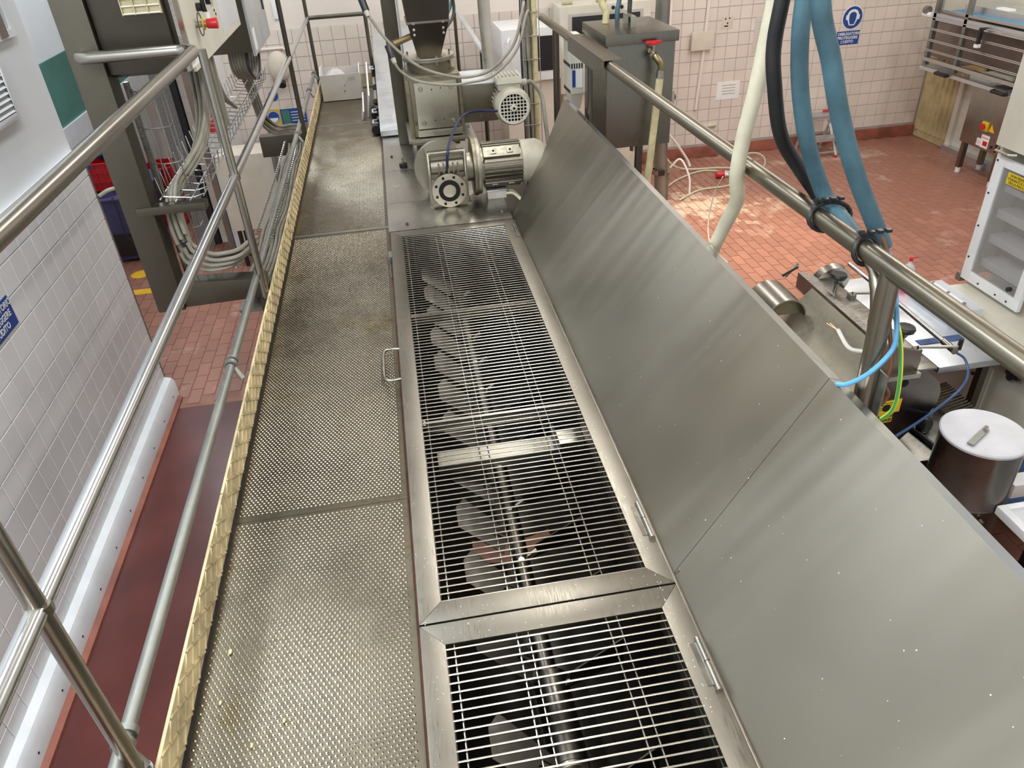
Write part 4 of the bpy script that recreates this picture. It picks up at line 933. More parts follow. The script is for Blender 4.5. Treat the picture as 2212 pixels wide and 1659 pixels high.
tag(MB().box(-1.10, -0.70, 6.3, 6.4, -0.10, 0.06).build('support_channel', 'channel_steel', bevel=0.003), 'dull steel channel bolted to the walkway edge under the far cables', 'bracket')
cb = thing('control_cabinet', 'dark steel control cabinet with tan vent grille and switch panel', 'cabinet', (-0.95, 4.05, 1.08))
MB().box(-1.082, -0.80, 3.36, 4.75, 1.085, 2.2).build('body', 'dark_steel', cb, bevel=0.004)
MB().box(-1.082, -0.815, 3.325, 3.358, 1.10, 2.2).build('back_door', 'dark_steel', cb, bevel=0.004)
b = MB(); b.box(-0.964, -0.820, 3.318, 3.325, 1.305, 1.62); b.build('vent_backing', 'vent_tan', cb)
for q in range(12): MB().box(-0.962, -0.822, 3.310, 3.318, 1.308+0.026*q, 1.313+0.026*q).build('vent_slat', 'cream_paint', cb)
for x in (-0.964, -0.918, -0.870, -0.824): MB().box(x, x+0.004, 3.309, 3.319, 1.305, 1.62).build('vent_mullion', 'vent_tan', cb)
MB().box(-0.797, -0.785, 3.46, 4.78, 1.065, 2.2).build('switch_panel', 'cream_paint', cb, bevel=0.002)
MB().box(-0.7845, -0.7835, 4.22, 4.72, 1.10, 2.2).build('clear_cover', 'acrylic', cb)
MB().box(-0.799, -0.7855, 3.36, 3.44, 1.085, 2.2).build('door_edge', 'sheet_steel', cb)
def button(y, z, cap, r_=0.022, h=0.05):
    MB().cyl((-0.785, y, z), (-0.785+h*0.65, y, z), r_*0.62, n=14).build('button_body', 'bar_steel', cb)
    MB().cyl((-0.785+h*0.5, y, z), (-0.785+h, y, z), r_*0.85, r_, n=16).build('button_cap', cap, cb, bevel=0.003)
button(3.66, 1.215, 'red_plastic', 0.022, 0.09)
MB().ring((-0.755, 3.66, 1.215), (1, 0, 0), 0.015, 0.024, 0.006, 20).build('yellow_ring', 'label_yellow', cb)
MB().ring((-0.767, 3.66, 1.215), (1, 0, 0), 0.042, 0.046, 0.003, 24).build('guard_ring', 'cable_dark', cb)
for y, z in ((3.76, 1.27), (3.88, 1.285), (4.0, 1.30)):
    MB().cyl((-0.785, y, z), (-0.765, y, z), 0.017, n=14).build('selector_base', 'black_plastic', cb)
    MB().box(-0.765, -0.745, y-0.005, y+0.005, z-0.02, z+0.045).build('selector_lever', 'black_plastic', cb, bevel=0.002)
    MB().box(-0.7455, -0.7445, y-0.003, y+0.003, z-0.01, z+0.04).build('white_mark', 'paper', cb)
MB().box(-0.785, -0.755, 4.06, 4.14, 1.27, 1.32).build('black_socket', 'black_plastic', cb, bevel=0.004)
for y, c_ in ((3.60, 'red_plastic'), (3.72, 'black_plastic'), (3.84, 'red_plastic')): button(y, 1.40, c_, 0.020, 0.035)
MB().box(-0.7848, -0.7838, 3.92, 3.99, 1.185, 1.225).build('white_tag', 'paper', cb)
MB().box(-0.7848, -0.7838, 3.99, 4.06, 1.385, 1.42).build('white_tag', 'paper', cb)
for q in range(3): MB().cyl((-0.785, 4.12+0.02*(q % 2), 1.215-0.018*q), (-0.782, 4.12+0.02*(q % 2), 1.215-0.018*q), 0.006, n=8).build('socket_hole', 'black_void', cb)
c2 = thing('junction_cabinet', 'brown grey steel box with pale blue door beyond the control cabinet', 'cabinet', (-0.95, 5.5, 0.85))
MB().box(-1.16, -0.80, 5.12, 5.90, 0.865, 2.2).build('body', 'channel_steel', c2, bevel=0.004)
MB().box(-0.806, -0.79, 5.10, 5.92, 0.845, 2.2).build('door', 'white_metal', c2, bevel=0.003)
MB().box(-0.795, -0.782, 5.80, 5.83, 1.02, 1.10).build('door_lock', 'black_plastic', c2)
MB().box(-0.7905, -0.789, 5.15, 5.24, 0.87, 0.99).build('data_label', 'paper', c2)
MB().box(-1.01, -0.95, 5.48, 5.54, 2.2, 3.2).build('ceiling_hanger', 'channel_steel', c2)
# wire ladder beside the column
wb_ = thing('wire_basket', 'upright wire mesh basket tray fixed beside the square column', 'cable tray', (-1.0, 3.5, 0.2))
for x, y in ((-1.06, 3.46), (-1.03, 3.44), (-0.985, 3.44), (-0.955, 3.46), (-0.955, 3.52)):
    MB().tube([(x, y, 0.22), (x, y, 1.02)], 0.0028, 6).build('upright_wire', 'galvanised', wb_)
for q in range(6):
    z = 0.26+0.15*q
    MB().tube([(-1.07, 3.50, z-0.02), (-1.06, 3.46, z), (-1.03, 3.44, z), (-0.985, 3.44, z), (-0.955, 3.46, z), (-0.955, 3.53, z)], 0.0028, 6).build('hoop_wire', 'galvanised', wb_)
MB().box(-1.082, -1.065, 3.44, 3.47, 0.2, 1.05).build('edge_strip', 'sheet_steel', wb_)
# mesh cable tray from the bracket arm back to the cabinets
ct = thing('mesh_cable_tray', 'wire mesh cable tray running back below the cabinets', 'cable tray', (-0.95, 4.6, 0.55))
for x, z in ((-0.86, 0.60), (-0.855, 0.66), (-0.92, 0.585), (-0.98, 0.585), (-1.04, 0.60)):
    MB().tube([(x, 3.30, z), (x, 5.75, z+0.02)], 0.003, 6).build('tray_wire', 'bright_tube', ct)
for q in range(26):
    y = 3.35+0.095*q
    MB().tube([(-1.05, y, 0.68), (-1.04, y, 0.597), (-0.92, y, 0.58), (-0.862, y, 0.595), (-0.852, y, 0.67)], 0.0028, 6).build('tray_rung', 'bright_tube', ct)
def cable(label, grp, pts, r_, mt='cable_grey', n=8, k=7):
    return tag(MB().tube(spl(pts, k), r_, n).build('power_cable', mt), label, 'cable', grp)
R = random.Random(4)
def bundle(n, base, s_, r_, label, grp, zmax=9, dark=(), step=None, zr=1):
    """n parallel cables, each the base path moved by its own fixed offset so that they lie side by side"""
    for q in range(n):
        c_, w_ = q % 3, q//3
        off = V((s_*c_, s_*w_, s_*(c_+zr*w_)+(0 if zr > 0 else s_))) if step is None else V(step)*q
        pts = [V(p_)+off for p_ in base]
        for v_ in pts: v_.z = min(v_.z, zmax)
        cable(label, grp, pts, r_+0.0008*(q % 2), 'cable_dark' if q in dark else 'cable_grey')
# cables dropping from the control cabinet into the tray, bending round at the column and dropping again
bundle(9, [(-0.93, 3.96, 1.082), (-0.93, 3.95, 0.95), (-0.93, 3.86, 0.78), (-0.95, 3.70, 0.67), (-0.99, 3.53, 0.615), (-1.03, 3.43, 0.575), (-1.052, 3.385, 0.50), (-1.055, 3.375, 0.42), (-1.05, 3.372, 0.345)], 0.023, 0.0095,
       'grey cable dropping from the control cabinet and swinging into the wire tray', 'cables below the control cabinet', 1.082, zr=-1)
bundle(6, [(-1.05, 3.372, 0.325), (-1.035, 3.375, 0.275), (-0.97, 3.38, 0.228), (-0.90, 3.385, 0.222), (-0.85, 3.42, 0.220), (-0.835, 3.54, 0.20), (-0.835, 3.78, 0.13)], 0.022, 0.0095,
       'grey cable running down the column and turning along the bottom beam', 'cables along the bottom beam', dark=(4,))
for q in range(4):
    cable('vertical grey conduit hanging below the control cabinet', 'conduits below the control cabinet',
          [(-0.825-0.005*q, 3.75+0.10*q, 1.082), (-0.825-0.005*q, 3.75+0.10*q, 0.9), (-0.83-0.004*q, 3.76+0.10*q, 0.7)], 0.013, 'cable_grey' if q != 1 else 'cable_dark')
bundle(7, [(-0.865, 5.22, 0.858), (-0.865, 5.20, 0.76), (-0.865, 5.38, 0.665), (-0.865, 5.58, 0.67), (-0.865, 5.70, 0.76), (-0.865, 5.72, 0.858)], 0, 0.0082,
       'grey cable looping below the far junction box', 'cable loops below the junction box', dark=(0,), step=(-0.0195, 0.012, 0))
bundle(6, [(-0.915, 4.40, 1.082), (-0.915, 4.42, 0.9), (-0.915, 4.52, 0.75), (-0.915, 4.75, 0.635)], 0, 0.0095,
       'grey cable dropping straight from the cabinet back into the tray', 'cables behind the control cabinet', 1.082, step=(-0.023, 0.05, 0))
bundle(5, [(-1.03, 5.80, 0.62), (-1.04, 6.0, 0.45), (-1.04, 6.20, 0.2), (-0.98, 6.30, 0.085), (-0.88, 6.32, 0.080), (-0.82, 6.29, 0.078)], 0.025, 0.0090,
       'grey cable dropping from the tray end to the lower cross channel', 'cables at the far cross channel', dark=(4,))
# cable bundle in the chained trough along the outside of the walkway
wave = [(R.uniform(-.012, .012), R.uniform(-.008, .012)) for j in range(9)]
for q in range(12):
    x = -0.762-0.0215*(q % 6); z = -0.044+0.024*(q//6)
    cable('loose grey cable in the chained bundle outside the toe board', 'chained cable bundle',
          [(x, 3.56, z+0.05), (x, 3.72, z+0.035)]+[(x+wave[j][0], 3.95+0.26*j, z+max(0, wave[j][1])) for j in range(9)]+[(x, 6.26, z+0.02)], 0.0088, 'cable_grey', 7, 5)
tag(MB().box(-0.90, -0.735, 3.5, 6.29, -0.075, -0.058).build('cable_channel', 'galvanised'), 'zinc channel under the chained cable bundle outside the walkway', 'cable tray')
link = MB().tube([(0.0075*math.cos(a), 0.0155*math.sin(a), 0) for a in [2*math.pi*q/10 for q in range(10)]], 0.0028, 5, closed=True).mesh('chain_link', 'bright_tube')
def chain(label, pts):
    c = thing('chain', label, 'chain', pts[0], 'chains over the cable bundle')
    path = spl(pts, 40); dist = 0; k = 0; prev = V(path[0])
    for p in path:
        dist += (V(p)-prev).length
        if dist > 0.0235*k:
            o = place('chain_link', link, c, p); d = (V(p)-prev)
            if d.length > 1e-6:
                qd = d.to_track_quat('Y', 'Z'); o.rotation_mode = 'QUATERNION'
                o.rotation_quaternion = qd @ M.Rotation(math.pi/2 if k % 2 else 0, 3, 'Y').to_quaternion()
            k += 1
        prev = V(p)
chain('bright steel chain stretched over the outer side of the cable bundle', [(-0.885, 3.62, 0.12), (-0.88, 4.2, 0.055), (-0.88, 5.2, 0.035), (-0.88, 6.1, 0.06)])
chain('bright steel chain stretched over the bundle next to the lower rail', [(-0.785, 3.62, 0.12), (-0.775, 4.2, 0.065), (-0.78, 5.2, 0.04), (-0.775, 6.0, 0.07), (-0.775, 6.28, 0.12)])

# ================================================================ box and boards at the far end of the walkway
bx = thing('carton_box', 'open white carton with a crumpled plastic bag inside on the walkway end', 'box', (-0.47, 7.7, 0.0))
X0, X1, Y0, Y1, H = -0.655, -0.285, 7.59, 7.95, 0.235
MB().box(X0, X1, Y0, Y0+0.006, 0.0, H).build('front_side', 'carton', bx)
MB().box(X0, X1, Y1-0.006, Y1, 0.0, 0.24).build('back_side', 'carton', bx)
for x in (X0, X1-0.006):
    MB().prism([(Y0+0.006, 0), (Y1-0.006, 0), (Y1-0.006, H+0.03), (Y0+0.10, H+0.045), (Y0+0.03, H+0.01), (Y0+0.006, H)], (x, 0, 0), (0, 1, 0), (0, 0, 1), (1, 0, 0), 0.006).build('end_side', 'white_plastic', bx)
MB().box(X0, X1, Y0, Y1, 0.0, 0.005).build('bottom', 'carton', bx)
MB().box(-0.452, -0.435, Y0-0.001, Y0, 0.065, 0.115).build('printed_label', 'beige_wrap', bx)
for x, z, r_ in ((-0.443, 0.085, 0.007), (-0.437, 0.135, 0.004), (-0.447, 0.07, 0.003)): MB().cyl((x, Y0-0.001, z), (x, Y0-0.0018, z), r_, n=10).build('printed_mark', 'sign_blue', bx)
for q in range(4): MB().box(-0.40, -0.34+0.012*(q % 2), Y0-0.0012, Y0, 0.205-0.009*q, 0.2075-0.009*q).build('print_line', 'grey_paint', bx)
b = MB(); n1 = 14
for j in range(n1):
    for i in range(n1):
        u, v = i/(n1-1), j/(n1-1); b.v.append(V((X0+0.012+u*0.25, Y0+0.012+v*0.30, 0.13+0.13*math.sin(math.pi*u)**0.7*math.sin(math.pi*v)**0.7+R.uniform(-.012, .012))))
for j in range(n1-1):
    for i in range(n1-1): a = j*n1+i; b.f.append((a, a+1, a+n1+1, a+n1))
tag(b.build('plastic_bag', 'bag_film'), 'crumpled clear plastic bag lying in the open carton', 'bag')
for nm, lab, x0, x1, y0, y1, h in (('white_board', 'tall white board leaning against the conveyor beside the carton', -0.245, -0.212, 6.85, 7.55, 0.33), ('white_strip', 'low white strip standing on the deck in front of the leaning board', -0.295, -0.275, 6.78, 7.25, 0.13)):
    tag(MB().hexa([(x0, y0, 0.004), (x0+0.012, y0, 0.004), (x0+0.012, y1, 0.004), (x0, y1, 0.004)], [(x1, y0, h*0.55), (x1+0.012, y0, h*0.55), (x1+0.012, y1, h), (x1, y1, h)]).build(nm, 'white_plastic'), lab, 'board')

# ================================================================ side room and back wall on the left
pil = struct(MB().box(-2.37, -2.20, 8.35, 8.55, FZ, 2.4).build('trim_4', 'granite')); MB().box(-2.195, -2.14, 8.36, 8.50, FZ, 2.4).build('black_seal', 'black_plastic', pil)
pl2 = struct(MB().box(-2.13, -2.0, 8.40, 8.70, FZ, 2.4).build('trim_5', 'back_plaster'))
for j in range(13):
    MB().box(-2.128, -2.002, 8.394, 8.40, -1.50+0.15*j, -1.355+0.15*j).build('tile', 'wall_tile_pink', pl2)
struct(MB().box(-1.995, -1.935, 8.10, 8.40, FZ, 2.4).build('trim_6', 'brown_panel'))
struct(MB().box(-1.93, -1.87, 8.12, 9.59, FZ, 2.4).build('trim_7', 'white_wall'))
fe = thing('fire_extinguisher', 'red fire extinguisher hanging on the white post behind the cables', 'fire extinguisher', (-1.80, 8.02, -0.28))
MB().lathe([(0.05, 0), (0.060, 0.01), (0.060, 0.30), (0.045, 0.35), (0.02, 0.38), (0.02, 0.40)], (-1.80, 8.02, -0.28), n=20).build('cylinder', 'red_plastic', fe)
MB().box(-1.82, -1.78, 7.98, 8.04, 0.115, 0.14).build('valve_head', 'black_plastic', fe)
MB().tube(spl([(-1.78, 7.99, 0.125), (-1.735, 7.98, 0.05), (-1.735, 7.98, -0.1), (-1.74, 7.98, -0.2)], 5), 0.010, 8).build('discharge_hose', 'black_rubber', fe)
MB().box(-1.87, -1.84, 7.98, 8.16, -0.2, 0.05).build('wall_bracket', 'brown_panel', fe)
def crate(label, x0, x1, y0, y1, z0, h):
    c = thing('plastic_crate', label, 'crate', ((x0+x1)/2, (y0+y1)/2, z0), 'red plastic crates')
    MB().box(x0, x1, y0, y1, z0, z0+0.01).build('base', 'red_plastic', c)
    for a in ((x0, x1, y0, y0+0.01), (x0, x1, y1-0.01, y1), (x0, x0+0.01, y0, y1), (x1-0.01, x1, y0, y1)): MB().box(*a, z0, z0+h).build('side', 'red_plastic', c)
    for q in range(5):
        x = x0+(x1-x0)*q/4; MB().box(x-0.008, x+0.008, y0-0.012, y0, z0, z0+h).build('rib', 'red_plastic', c)
    for z in (z0+h*0.33, z0+h*0.66, z0+h-0.015): MB().box(x0, x1, y0-0.014, y0, z, z+0.014).build('rim', 'red_plastic', c)
    return c
c_ = crate('red plastic crate full of blue wrapping on the blue bin', -3.38, -2.98, 8.35, 8.85, -0.86, 0.30)
MB().box(-3.29, -3.18, 8.333, 8.336, -0.60, -0.575).build('blue_badge', 'sign_blue', c_)
for q, lab in enumerate(('red plastic crate at the bottom of the stack behind the wire basket', 'red plastic crate in the middle of the stack behind the wire basket', 'red plastic crate on top of the stack behind the wire basket')):
    crate(lab, -2.98, -2.66, 9.12, 9.52, FZ+0.232*q, 0.23)
b = MB()
for q in range(8): b.ball((-3.3+0.04*q, 8.6+R.uniform(-.1, .1), -0.56+R.uniform(-.02, .04)), 0.06, 8, 6, (1, 1, 0.7))
tag(b.build('blue_wrapping', 'air_blue'), 'crumpled blue wrapping heaped in the red crate', 'wrapping')
bb = thing('blue_bin', 'dark blue machine bin with hose and tools on its top', 'bin', (-3.0, 8.35, FZ))
MB().hexa(quad(-3.20, -2.90, 8.12, 8.9, FZ+0.03), quad(-3.38, -2.74, 8.08, 9.0, -0.88)).build('body', 'blue_bin', bb, bevel=0.015)
MB().box(-3.40, -2.72, 8.06, 9.02, -0.88, -0.862).build('lid', 'blue_bin', bb, bevel=0.006)
MB().box(-3.15, -2.95, 8.10, 8.13, -1.50, -1.25).build('side_vent', 'black_plastic', bb)
for x in (-3.15, -2.95): MB().cyl((x, 8.3, FZ), (x, 8.3, FZ+0.03), 0.025, n=10).build('caster', 'black_rubber', bb)
tag(MB().tube(spl([(-3.15, 8.15, -0.84), (-3.05, 8.2, -0.80), (-2.95, 8.3, -0.82), (-2.85, 8.2, -0.84), (-2.80, 8.12, -0.845)], 6), 0.022, 10).build('pale_hose_piece', 'cream_hose'), 'short cream hose piece lying on the blue bin', 'hose')
tag(MB().tube(spl([(-3.0, 8.10, -0.853), (-3.0, 8.046, -0.853), (-2.98, 8.042, -0.95), (-2.99, 8.05, -1.2), (-2.93, 8.05, -1.4), (-2.88, 8.05, -1.5)], 6), 0.006, 6).build('thin_black_cable', 'cable_dark'), 'thin black cable hanging down the front of the blue bin', 'cable')
tag(MB().ball((-3.24, 8.14, -0.831), 0.03, 10, 8).build('grey_tool', 'grey_paint'), 'small dark grey tool lying on the blue bin lid', 'tool')
pk = thing('storage_cabinet', 'pinkish painted floor cabinet on short legs below the cable tray', 'cabinet', (-1.5, 7.75, FZ))
MB().box(-1.80, -1.05, 7.62, 8.0, -1.18, -0.42).build('body', 'beige_wrap', pk, bevel=0.01)
for x in (-1.75, -1.12):
    for y in (7.66, 7.93): MB().cyl((x, y, FZ), (x, y, -1.18), 0.022, n=10).build('leg', 'black_plastic', pk)
MB().tube([(-1.22, 7.58, -0.30), (-1.22, 7.58, -1.1)], 0.03, 12).build('front_pipe', 'galvanised', pk)
wh = thing('wrapped_alarm_horn', 'beige rounded siren cover on the tiled wall with a black opening', 'alarm', (-1.19, 9.55, 0.1))
MB().ball((-1.25, 9.50, 0.02), 0.125, 20, 14, (1.0, 0.7, 1.35)).build('cover', 'beige_wrap', wh)
MB().cyl((-1.24, 9.40, -0.13), (-1.24, 9.36, -0.16), 0.045, n=16).build('opening', 'black_rubber', wh)
MB().box(-1.30, -1.20, 9.55, 9.6, -0.1, 0.1).build('wall_mount', 'beige_wrap', wh)
tag(MB().tube([(-1.65, 9.585, 0.20), (-1.18, 9.585, 0.20), (-1.13, 9.585, 0.17), (-1.13, 9.585, 0.05)], 0.014, 8).build('wall_conduit', 'back_plaster'), 'thin painted conduit bending on the tiled wall above the siren cover', 'conduit')
tag(MB().box(-1.20, -1.10, 9.585, 9.612, 0.50, 0.68).build('wall_sensor', 'white_plastic', bevel=0.006), 'small white sensor box on the plain wall above the tiles', 'sensor box')
def disc_sign(name, label, x, z, r_, y=9.60):
    s = thing(name, label, 'sign', (x, 9.6, z))
    MB().cyl((x, y, z), (x, 9.590, z), r_, n=28).build('disc', 'sign_blue', s)
    return s
s = disc_sign('safety_sign', 'round blue safety sign of a helmeted head beside the blue notice', -1.445, -0.55, 0.075, 9.5935)
MB().ring((-1.445, 9.590, -0.55), (0, -1, 0), 0.066, 0.072, 0.001, 28).build('white_rim', 'paper', s)
b = MB(); b.prism([(0.05*math.cos(a), 0.05*math.sin(a)-0.01) for a in [math.pi+math.pi*q/10 for q in range(11)]], (-1.445, 9.590, -0.55), (1, 0, 0), (0, 0, 1), (0, -1, 0), 0.002); b.build('white_figure', 'paper', s)
disc_sign('safety_sign', 'small round blue sign on the tiles behind the middle rail', -1.40, -0.31, 0.055)
n_ = thing('wall_notice', 'blue and yellow wall notice above the grey cable box', 'sign', (-1.24, 9.6, -0.54))
MB().box(-1.36, -1.06, 9.592, 9.60, -0.645, -0.47).build('blue_board', 'sign_blue', n_)
MB().box(-1.53, -1.362, 9.594, 9.60, -0.645, -0.46).build('yellow_board', 'label_yellow', n_)
MB().box(-1.345, -1.255, 9.590, 9.592, -0.63, -0.485).build('picture', 'green_paint', n_)
for q in range(4): MB().box(-1.24, -1.08, 9.590, 9.592, -0.515-0.033*q, -0.505-0.033*q).build('print_line', 'beige_wrap', n_)
wbx = thing('wall_box', 'grey brown box on the wall with a red and white label below the notice', 'box', (-1.25, 9.5, -0.8))
MB().box(-1.53, -0.98, 9.45, 9.6, -0.88, -0.655).build('body', 'brown_panel', wbx, bevel=0.004)
MB().box(-1.22, -1.10, 9.447, 9.45, -0.80, -0.69).build('white_label', 'paper', wbx)
MB().box(-1.22, -1.10, 9.445, 9.447, -0.72, -0.69).build('red_band', 'red_plastic', wbx)
for x in (-1.48, -1.03): MB().cyl((x, 9.45, -0.70), (x, 9.44, -0.70), 0.018, n=12).build('cover_screw', 'bright_tube', wbx)
for q in range(5):
    o_ = V((0.026*q, 0, 0.012*q))
    tag(MB().tube(spl([V(v_)+o_ for v_ in ((-0.95, 9.3, -0.95), (-0.85, 8.6, -1.1), (-0.83, 7.4, -0.85), (-0.85, 6.75, -0.5), (-0.86, 6.5, -0.2))], 6), 0.011, 8).build('low_cable', 'cable_grey'), 'grey cable rising from below the walkway towards the cross channel', 'cable', 'cables under the walkway edge')
# hearing protection sign on the left wall
def hearing_board(name, label, o, eu, ev, w_, h_, lines):
    eu, ev = V(eu), V(ev); en = eu.cross(ev); s = thing(name, label, 'sign', o)
    MB().obox(V(o)+en*0.002, eu*w_/2, ev*h_/2, en*0.002).build('board', 'sign_blue', s)
    for q, t in enumerate(lines):
        lettering(t, h_*0.30, 'paper', s, V(o)+en*0.0046+ev*(h_*(0.29-0.29*q)), eu, ev, bold=h_*0.006, sx=0.92)
    return s
hearing_board('hearing_sign', 'blue lettered ear protection board on the white tiled wall', (-2.04, 3.56, -0.005), (0, 1, 0), (0, 0, 1), 0.32, 0.155, ['È OBBLIGATORIO', 'PROTEGGERE', "L'UDITO"])
hearing_board('hearing_sign', 'blue lettered ear protection board below the round headphone sign', (5.83, 9.6, -0.245), (1, 0, 0), (0, 0, 1), 0.31, 0.16, ['È OBBLIGATORIO', 'PROTEGGERE', "L'UDITO"])
hs = thing('headphone_sign', 'round blue sign with a white head wearing ear muffs on the tiles', 'sign', (5.85, 9.6, -0.01))
MB().cyl((5.85, 9.60, -0.01), (5.85, 9.597, -0.01), 0.138, n=40).build('white_disc', 'paper', hs)
MB().cyl((5.85, 9.597, -0.01), (5.85, 9.594, -0.01), 0.128, n=40).build('blue_disc', 'sign_blue', hs)
def face(name, mt, pts, y): MB().prism(pts, (5.85, y, -0.01), (1, 0, 0), (0, 0, 1), (0, -1, 0), 0.001).build(name, mt, hs)
face('head_outline', 'paper', [(0.075*math.cos(a), 0.03+0.065*math.sin(a)) for a in [math.pi*q/10 for q in range(11)]]+[(-0.06, -0.04), (-0.035, -0.09), (0.035, -0.09), (0.06, -0.04)], 9.594)
face('head_shape', 'sign_blue', [(0.048*math.cos(a), 0.025+0.04*math.sin(a)) for a in [math.pi*q/10 for q in range(11)]]+[(-0.044, -0.03), (-0.026, -0.078), (0.026, -0.078), (0.044, -0.03)], 9.593)
for sg in (-1, 1): face('ear_cup', 'paper', [(sg*0.05, -0.03), (sg*0.09, -0.02), (sg*0.092, 0.03), (sg*0.05, 0.04)], 9.5925)
# ================================================================ far cabinets behind the tank
fc = thing('white_machine', 'white box machine with a dark glass window beyond the guard rail', 'machine', (1.55, 8.9, FZ))
MB().box(1.22, 1.86, 8.6, 9.3, -0.20, 0.335).build('body', 'white_plastic', fc, bevel=0.01)
MB().box(1.56, 1.80, 8.593, 8.60, -0.10, 0.25).build('window', 'black_plastic', fc)
MB().tube([(1.30, 8.59, 0.03), (1.28, 8.56, 0.06), (1.28, 8.56, 0.22), (1.30, 8.59, 0.25)], 0.012, 8).build('handle', 'white_plastic', fc)
MB().box(1.26, 1.82, 8.65, 9.28, FZ, -0.20).build('base', 'beige_wrap', fc)
bc2 = thing('oven_cabinet', 'beige cabinet with a rounded dark screen behind the tank', 'cabinet', (2.5, 9.4, FZ))
MB().box(1.98, 3.05, 9.15, 9.58, -0.5, 0.44).build('body', 'cream_paint', bc2, bevel=0.012)
MB().box(2.08, 2.96, 9.142, 9.15, 0.02, 0.36).build('screen_frame', 'grey_paint', bc2, bevel=0.004)
MB().box(2.12, 2.92, 9.135, 9.142, 0.05, 0.33).build('screen', 'black_plastic', bc2, bevel=0.003)
for x in (2.6, 2.7): MB().cyl((x, 9.15, 0.395), (x, 9.135, 0.395), 0.02, n=12).build('dial', 'black_plastic', bc2)
MB().box(2.02, 3.0, 9.2, 9.56, FZ, -0.5).build('base', 'beige_wrap', bc2)
for x in (2.1, 2.5, 2.9): MB().cyl((x-0.06, 9.3, 0.455), (x+0.06, 9.3, 0.455), 0.015, n=8).build('top_hinge', 'vent_tan', bc2)
pp = thing('steel_column', 'round grey steel column with a clamp behind the tank', 'column', (2.87, 8.2, FZ))
MB().tube([(2.96, 8.2, FZ), (2.86, 8.2, 0.2), (2.85, 8.2, 3.0)], 0.075, 20).build('tube', 'galvanised', pp)
b = MB(); b.ring((2.915, 8.2, -1.25), (0, 0, 1), 0.07, 0.09, 0.05, 20); b.build('clamp_ring', 'bar_steel', pp)
MB().box(2.88, 2.95, 8.09, 8.13, -1.25, -1.19).build('clamp_lock', 'black_plastic', pp)
MB().box(3.0, 3.16, 8.15, 8.2, -1.24, -1.21).build('clamp_arm', 'bar_steel', pp)
MB().box(2.99, 3.04, 8.18, 8.26, FZ, -1.26).build('side_angle', 'brown_panel', pp)
# small things on the back wall
tag(MB().tube([(3.93, 9.585, 0.6), (3.90, 9.585, -0.3), (3.86, 9.585, -0.95)], 0.022, 8).build('wall_pipe', 'back_plaster'), 'painted vertical pipe on the tiled wall beside the yellowed plate', 'pipe')
tag(MB().box(3.72, 4.0, 9.535, 9.562, -0.225, -0.01).build('junction_plate', 'beige_wrap', bevel=0.004), 'yellowed square plate on the tiled wall over the pipe', 'plate')
nt_ = thing('wall_paper_notice', 'small white paper notice with grey lines low on the tiled wall', 'notice', (4.28, 9.6, -0.76))
MB().box(4.13, 4.44, 9.596, 9.60, -0.86, -0.64).build('sheet', 'paper', nt_)
for q in range(4): MB().box(4.2+0.01*(q % 2), 4.38, 9.5945, 9.596, -0.69-0.035*q, -0.68-0.035*q).build('print_line', 'grey_paint', nt_)
n2 = thing('faded_notice', 'faded lilac sheet in a clear sleeve taped to the tiled wall', 'notice', (4.68, 9.6, -0.1))
MB().box(4.55, 4.82, 9.596, 9.60, -0.32, 0.10).build('sheet', 'carton', n2)
for q in range(9): MB().box(4.60, 4.77, 9.5945, 9.596, -0.27+0.037*q, -0.262+0.037*q).build('print_line', 'grey_paint', n2)
n3 = thing('tile_stamp', 'small square emblem with dark dots stuck on the wall tiles', 'sticker', (4.2, 9.6, 0.05))
MB().box(4.11, 4.26, 9.597, 9.60, -0.01, 0.13).build('sheet', 'beige_wrap', n3)
for x, z in ((4.16, 0.10), (4.21, 0.105), (4.19, 0.05)): MB().cyl((x, 9.597, z), (x, 9.596, z), 0.01, n=8).build('dot', 'ink', n3)
MB().box(4.15, 4.2, 9.596, 9.597, 0.01, 0.025).build('bar_mark', 'ink', n3)
tag(MB().tube([(4.0, 9.585, -1.18), (4.16, 9.585, -1.17)], 0.025, 8).build('pipe_stub', 'cream_hose'), 'short pale pipe stub low on the tiled wall', 'pipe')
# cables and red plug on the floor
plug = thing('red_plug', 'red industrial plug lying on the floured floor by the wall', 'plug', (3.9, 8.75, FZ))
MB().cyl((3.85, 8.72, FZ+0.045), (3.95, 8.70, FZ+0.045), 0.045, n=16).build('shell', 'red_plastic', plug, bevel=0.006)
MB().cyl((3.95, 8.70, FZ+0.045), (4.0, 8.69, FZ+0.04), 0.03, 0.018, n=12).build('grip', 'paper', plug)
for q, pts in enumerate(([(4.0, 8.69, FZ+0.03), (4.1, 8.8, FZ+0.012), (3.8, 9.0, FZ+0.012), (3.4, 8.8, FZ+0.012), (3.1, 8.5, FZ+0.012)],
                         [(4.05, 8.9, FZ+0.012), (4.2, 8.7, FZ+0.012), (3.9, 8.4, FZ+0.012), (3.5, 8.35, FZ+0.012), (3.15, 8.1, FZ+0.012)],
                         [(3.2, 9.3, FZ+0.8), (3.3, 9.2, FZ+0.3), (3.5, 9.12, FZ+0.045), (4.0, 8.97, FZ+0.04), (4.25, 8.95, FZ+0.014)])):
    tag(MB().tube(spl(pts, 8), 0.012, 7).build('floor_cable', 'cream_hose'), ('pale cable leading from the red plug across the floor', 'pale cable coiled on the floor in front of the red plug', 'pale cable dropping down the wall to the floor by the plug')[q], 'cable', 'cables on the far floor')
tag(MB().tube(spl([(3.05, 8.4, -0.85), (3.2, 8.5, -1.0), (3.4, 8.6, -1.25), (3.45, 8.6, -1.35)], 6), 0.015, 8).build('white_tube', 'paper'), 'stiff white tube sticking out below the tank', 'tube')
